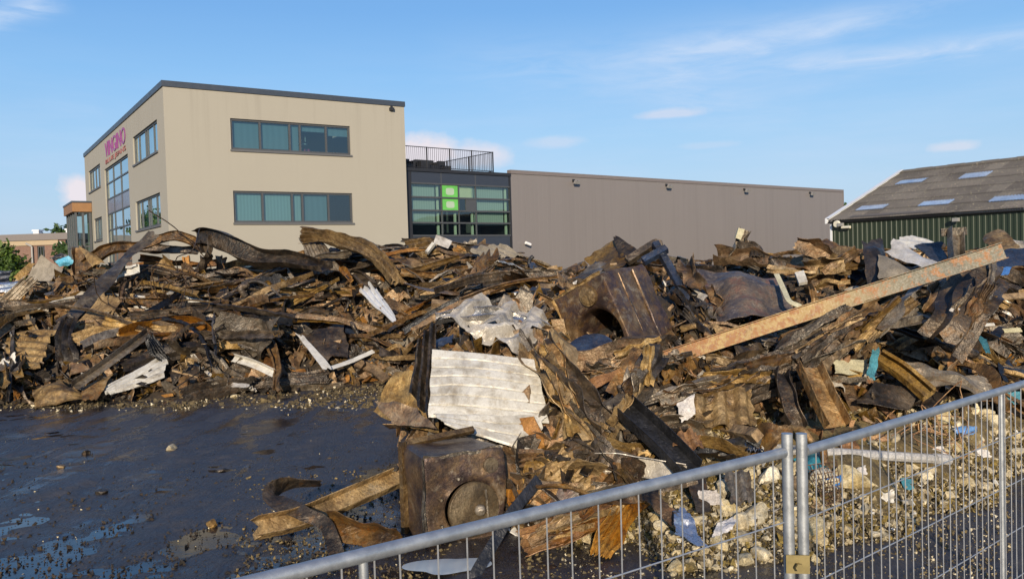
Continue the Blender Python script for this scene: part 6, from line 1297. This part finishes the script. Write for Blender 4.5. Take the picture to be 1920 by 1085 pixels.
# foam chunks on the near slope
k = 0
fr = np.random.default_rng(5)
spots = [(1540, 905, .15), (1600, 912, .17), (1520, 1000, .16), (1380, 930, .14), (1420, 975, .13), (1360, 960, .10), (1440, 905, .12), (1395, 1015, .09), (1430, 1045, .09), (1555, 870, .10), (1760, 790, .14), (1860, 800, .15), (1890, 770, .12), (1840, 780, .10), (1640, 930, .08), (1535, 1020, .08), (1350, 1030, .07), (1300, 905, .07), (1315, 985, .06)]
while len(spots) < 270:
    px = fr.uniform(1230, 1915); lo = np.interp(px, [1230, 1500, 1700, 1920], [945, 855, 800, 740]); hi = np.interp(px, [1230, 1500, 1700, 1920], [1080, 1070, 985, 890]); spots.append((px, fr.uniform(lo, hi), fr.uniform(.022, .05) * (1.9 if fr.random() < .18 else 1)))
for px, py, r in spots:
    Y, ok = Yhit(px, py)
    c = at(px, py, Y) if ok else np.array([*fl(px, py, .03), .03]); c = c + np.array([0, 0, r * .35])
    mt = 'foam' if fr.random() < .8 or r > .08 else 'wool'
    o = mk('foam_chunk', *lump_geo(c, r, fr, sub=3 if r > .06 else 2), M[mt], None, True, 14)
    tag(o, where(px, py, ('large ' if r > .11 else 'small ' if r < .05 else '') + ('cream foam chunk' if mt == 'foam' else 'yellow wool clump')), 'foam chunk', 'foam chunks behind the fence')
# stones and clods lying on the mud
for px, py, r, lab in ((397, 985, .07, 'brown clod alone on the wet mud left of the looped strip'), (190, 925, .07, 'low dark clod on the mud at the left'), (112, 877, .06, 'round brown clod on the mud near the left edge'), (160, 850, .08, 'flat dark scrap on the mud below the left heap'), (322, 843, .09, 'flat rusty scrap on the mud below the white fan sheet'), (415, 882, .05, 'small pale stone on the mud'), (242, 728, .11, 'cream rubble lump at the foot of the left heap'), (290, 735, .10, 'second cream rubble lump right of the first at the heap foot'), (440, 745, .10, 'pale brown lump at the heap foot below the white bar'), (408, 733, .09, 'white lump at the heap foot below the white bar'), (520, 732, .08, 'white lump at the heap foot below the dark duct'), (540, 1012, .06, 'pale ash lump left of the rusty angle piece'), (500, 1000, .08, 'dark rubble lump by the ochre channel tip')):
    c = np.array([*fl(px, py, .03), .03 + r * .2]); tag(mk('rubble_lump', *lump_geo(c, r, fr, .55), M['foam' if 'cream' in lab or 'white' in lab else 'ochre' if 'brown' in lab else 'burnt'], None, True, 30), lab, 'lump')
# ------------------------------------------------------------------ uncountable small stuff
def crumbs(name, n, sampler, mt, rlo, rhi, seed, flat=.6):
    rg = np.random.default_rng(seed); P = sampler(rg, n); n = len(P)
    base = np.array([(1, 0, 0), (-1, 0, 0), (0, 1, 0), (0, -1, 0), (0, 0, 1), (0, 0, -1)], float); fa = np.array([(0, 2, 4), (2, 1, 4), (1, 3, 4), (3, 0, 4), (2, 0, 5), (1, 2, 5), (3, 1, 5), (0, 3, 5)])
    r = rlo * (rhi / rlo) ** (rg.random(n) ** 1.8)
    V = base[None] * rg.uniform(.35, 1.3, (n, 6, 1)) * r[:, None, None] * np.array([1, rg.uniform(.5, 1), flat]) + rg.normal(0, .25, (n, 6, 3)) * r[:, None, None]
    Q = np.linalg.qr(rg.normal(size=(n, 3, 3)))[0]; V = np.einsum('nij,nkj->nki', Q, V) + P[:, None]
    Fc = (np.arange(n)[:, None, None] * 6 + fa[None]).reshape(-1, 3)
    o = mk(name, V.reshape(-1, 3), Fc, M[mt], None, False); tag(o, kind='stuff'); return o
def shards(name, n, sampler, mt, slo, shi, seed):
    rg = np.random.default_rng(seed); P = sampler(rg, n); n = len(P); s = slo * (shi / slo) ** (rg.random(n) ** 1.6)
    A_ = rg.normal(size=(n, 3)); A_ /= np.linalg.norm(A_, axis=1)[:, None]; B_ = np.cross(A_, rg.normal(size=(n, 3))); B_ /= np.linalg.norm(B_, axis=1)[:, None]; N_ = np.cross(A_, B_)
    asp = rg.uniform(.15, .6, n); V = []
    for u in (-1, 0, 1):
        for v in (-1, 1): V.append(P + A_ * (u * s * rg.uniform(.7, 1.1, n))[:, None] + B_ * (v * s * asp * rg.uniform(.5, 1.1, n))[:, None] + N_ * ((1 - abs(u)) * s * rg.normal(0, .3, n))[:, None])
    T_ = np.stack(V, 1); th = .006; V = np.concatenate([T_ + N_[:, None] * th, T_ - N_[:, None] * th], 1)
    fa = np.array([(0, 2, 3, 1), (2, 4, 5, 3), (6, 7, 9, 8), (8, 9, 11, 10), (0, 1, 7, 6), (4, 10, 11, 5), (0, 6, 8, 2), (2, 8, 10, 4), (1, 3, 9, 7), (3, 5, 11, 9)])
    Fc = (np.arange(n)[:, None, None] * 12 + fa[None]).reshape(-1, 4)
    o = mk(name, V.reshape(-1, 3), Fc, M[mt], None, False); tag(o, kind='stuff'); return o
def on_heap(x0, x1, lift=.05, ymax=36, zmax=9, front=True, zmin=.03):
    def s(rg, n):
        q = rg.uniform(x0, x1, n * 3); y = rg.uniform(6.8, ymax, n * 3) if not front or ymax < 17 else np.concatenate([rg.uniform(6.8, 16, n * 2), rg.uniform(16, ymax, n)]); x = (q - CX) / F * y; h = H(x, y); ok = (h > zmin) & (h < zmax)
        P = np.stack([x, y, h + rg.uniform(-.03, lift, len(x))], 1)[ok]; rg.shuffle(P); return P[:n]
    return s
def on_mud(x0, x1, y0, y1, pw=1.0, keepout=True):
    def s(rg, n):
        px = rg.uniform(x0, x1, n * 2); py = y0 + (y1 - y0) * rg.random(n * 2) ** pw; P = np.array([(*fl(a, b, .03), .03) for a, b in zip(px, py)]); ok = H(P[:, 0], P[:, 1]) < .03; return P[ok][:n]
    return s
left_ = lambda rg, n: on_heap(-400, 1060, .12, 27, 9, False)(rg, n)
for nm, mt, n, sd_ in (('rust_fragments', 'rust', 3200, 1), ('charred_fragments', 'burnt', 2600, 2), ('ochre_fragments', 'ochre', 1800, 3), ('grey_fragments', 'grey', 1300, 4)):
    shards(nm, n, left_, mt, .06, .42, 50 + sd_)
    shards(nm, int(n * .8), on_heap(960, 2200, .08, 17, 9, True, .62), mt, .035, .24, 60 + sd_)
shards('pale_fragments', 260, left_, 'white', .04, .20, 71); shards('pale_fragments', 200, on_heap(1000, 2200, .08, 16), 'white', .02, .10, 72)
shards('orange_fragments', 700, left_, 'orange', .05, .32, 73); shards('orange_fragments', 500, on_heap(960, 2200, .08, 16.5, 9, True, .5), 'orange', .03, .18, 74)
near_ = on_heap(1020, 2150, .03, 13, .8)
crumbs('brown_soil_crumbs', 14000, near_, 'dirt', .010, .05, 81); crumbs('foam_crumbs', 11000, near_, 'foam', .008, .06, 82); crumbs('wool_crumbs', 9000, near_, 'wool', .010, .06, 83)
crumbs('foam_crumbs', 900, on_mud(1050, 1900, 880, 1085), 'foam', .005, .022, 84); crumbs('soil_crumbs', 2500, on_mud(440, 1900, 880, 1085), 'dirt', .006, .03, 85)
crumbs('mud_clods', 2400, on_mud(-60, 760, 830, 1085, .6), 'ash', .008, .035, 86); crumbs('pale_grit', 130, on_mud(-60, 760, 735, 1085, 1.6), 'foam', .006, .022, 87)
crumbs('pale_grit', 420, on_mud(-40, 760, 722, 770), 'foam', .012, .06, 88); crumbs('rubble_crumbs', 2600, on_mud(-60, 780, 715, 765), 'dirt', .015, .09, 89)
crumbs('foam_crumbs', 500, left_, 'foam', .02, .07, 90)
# tangled wires
for i, (x0, y0, x1, y1, n_, lab) in enumerate(((255, 540, 330, 618, 40, 'tangle of thin rusty wires in the middle of the left heap'), (310, 535, 400, 590, 26, 'second tangle of rusty wires right of the first in the left heap'), (1800, 590, 1915, 640, 30, 'tangle of dark wires near the right edge of the heap'), (1700, 770, 1790, 830, 14, 'few reddish wires behind the right fence panel'))):
    wr = np.random.default_rng(300 + i); mb = MB()
    for k in range(n_):
        p0 = pt((wr.uniform(x0, x1), wr.uniform(y0, y1)), .5); sc_ = p0[1] / 20; Pw = [p0]
        for q in range(3): Pw.append(Pw[-1] + wr.normal(0, .42, 3) * sc_ + np.array([0, 0, -.03]))
        C_ = catmull(Pw, 14)
        for a_, b_ in zip(C_, C_[1:]): mb.tube(a_, b_, .013 * sc_, 4, caps=False)
    tag(mk('wire_tangle', mb.v, mb.f, M['rust' if i != 3 else 'orange'], None, True, 0), lab, 'wires')

if DEBUG:
    for o in col.objects:
        if o.type == 'MESH' and o.get('kind') == 'thing' and max(o.dimensions) > 6: print('BIG', o.name, o.dimensions, o.get('label'), list(o.location))
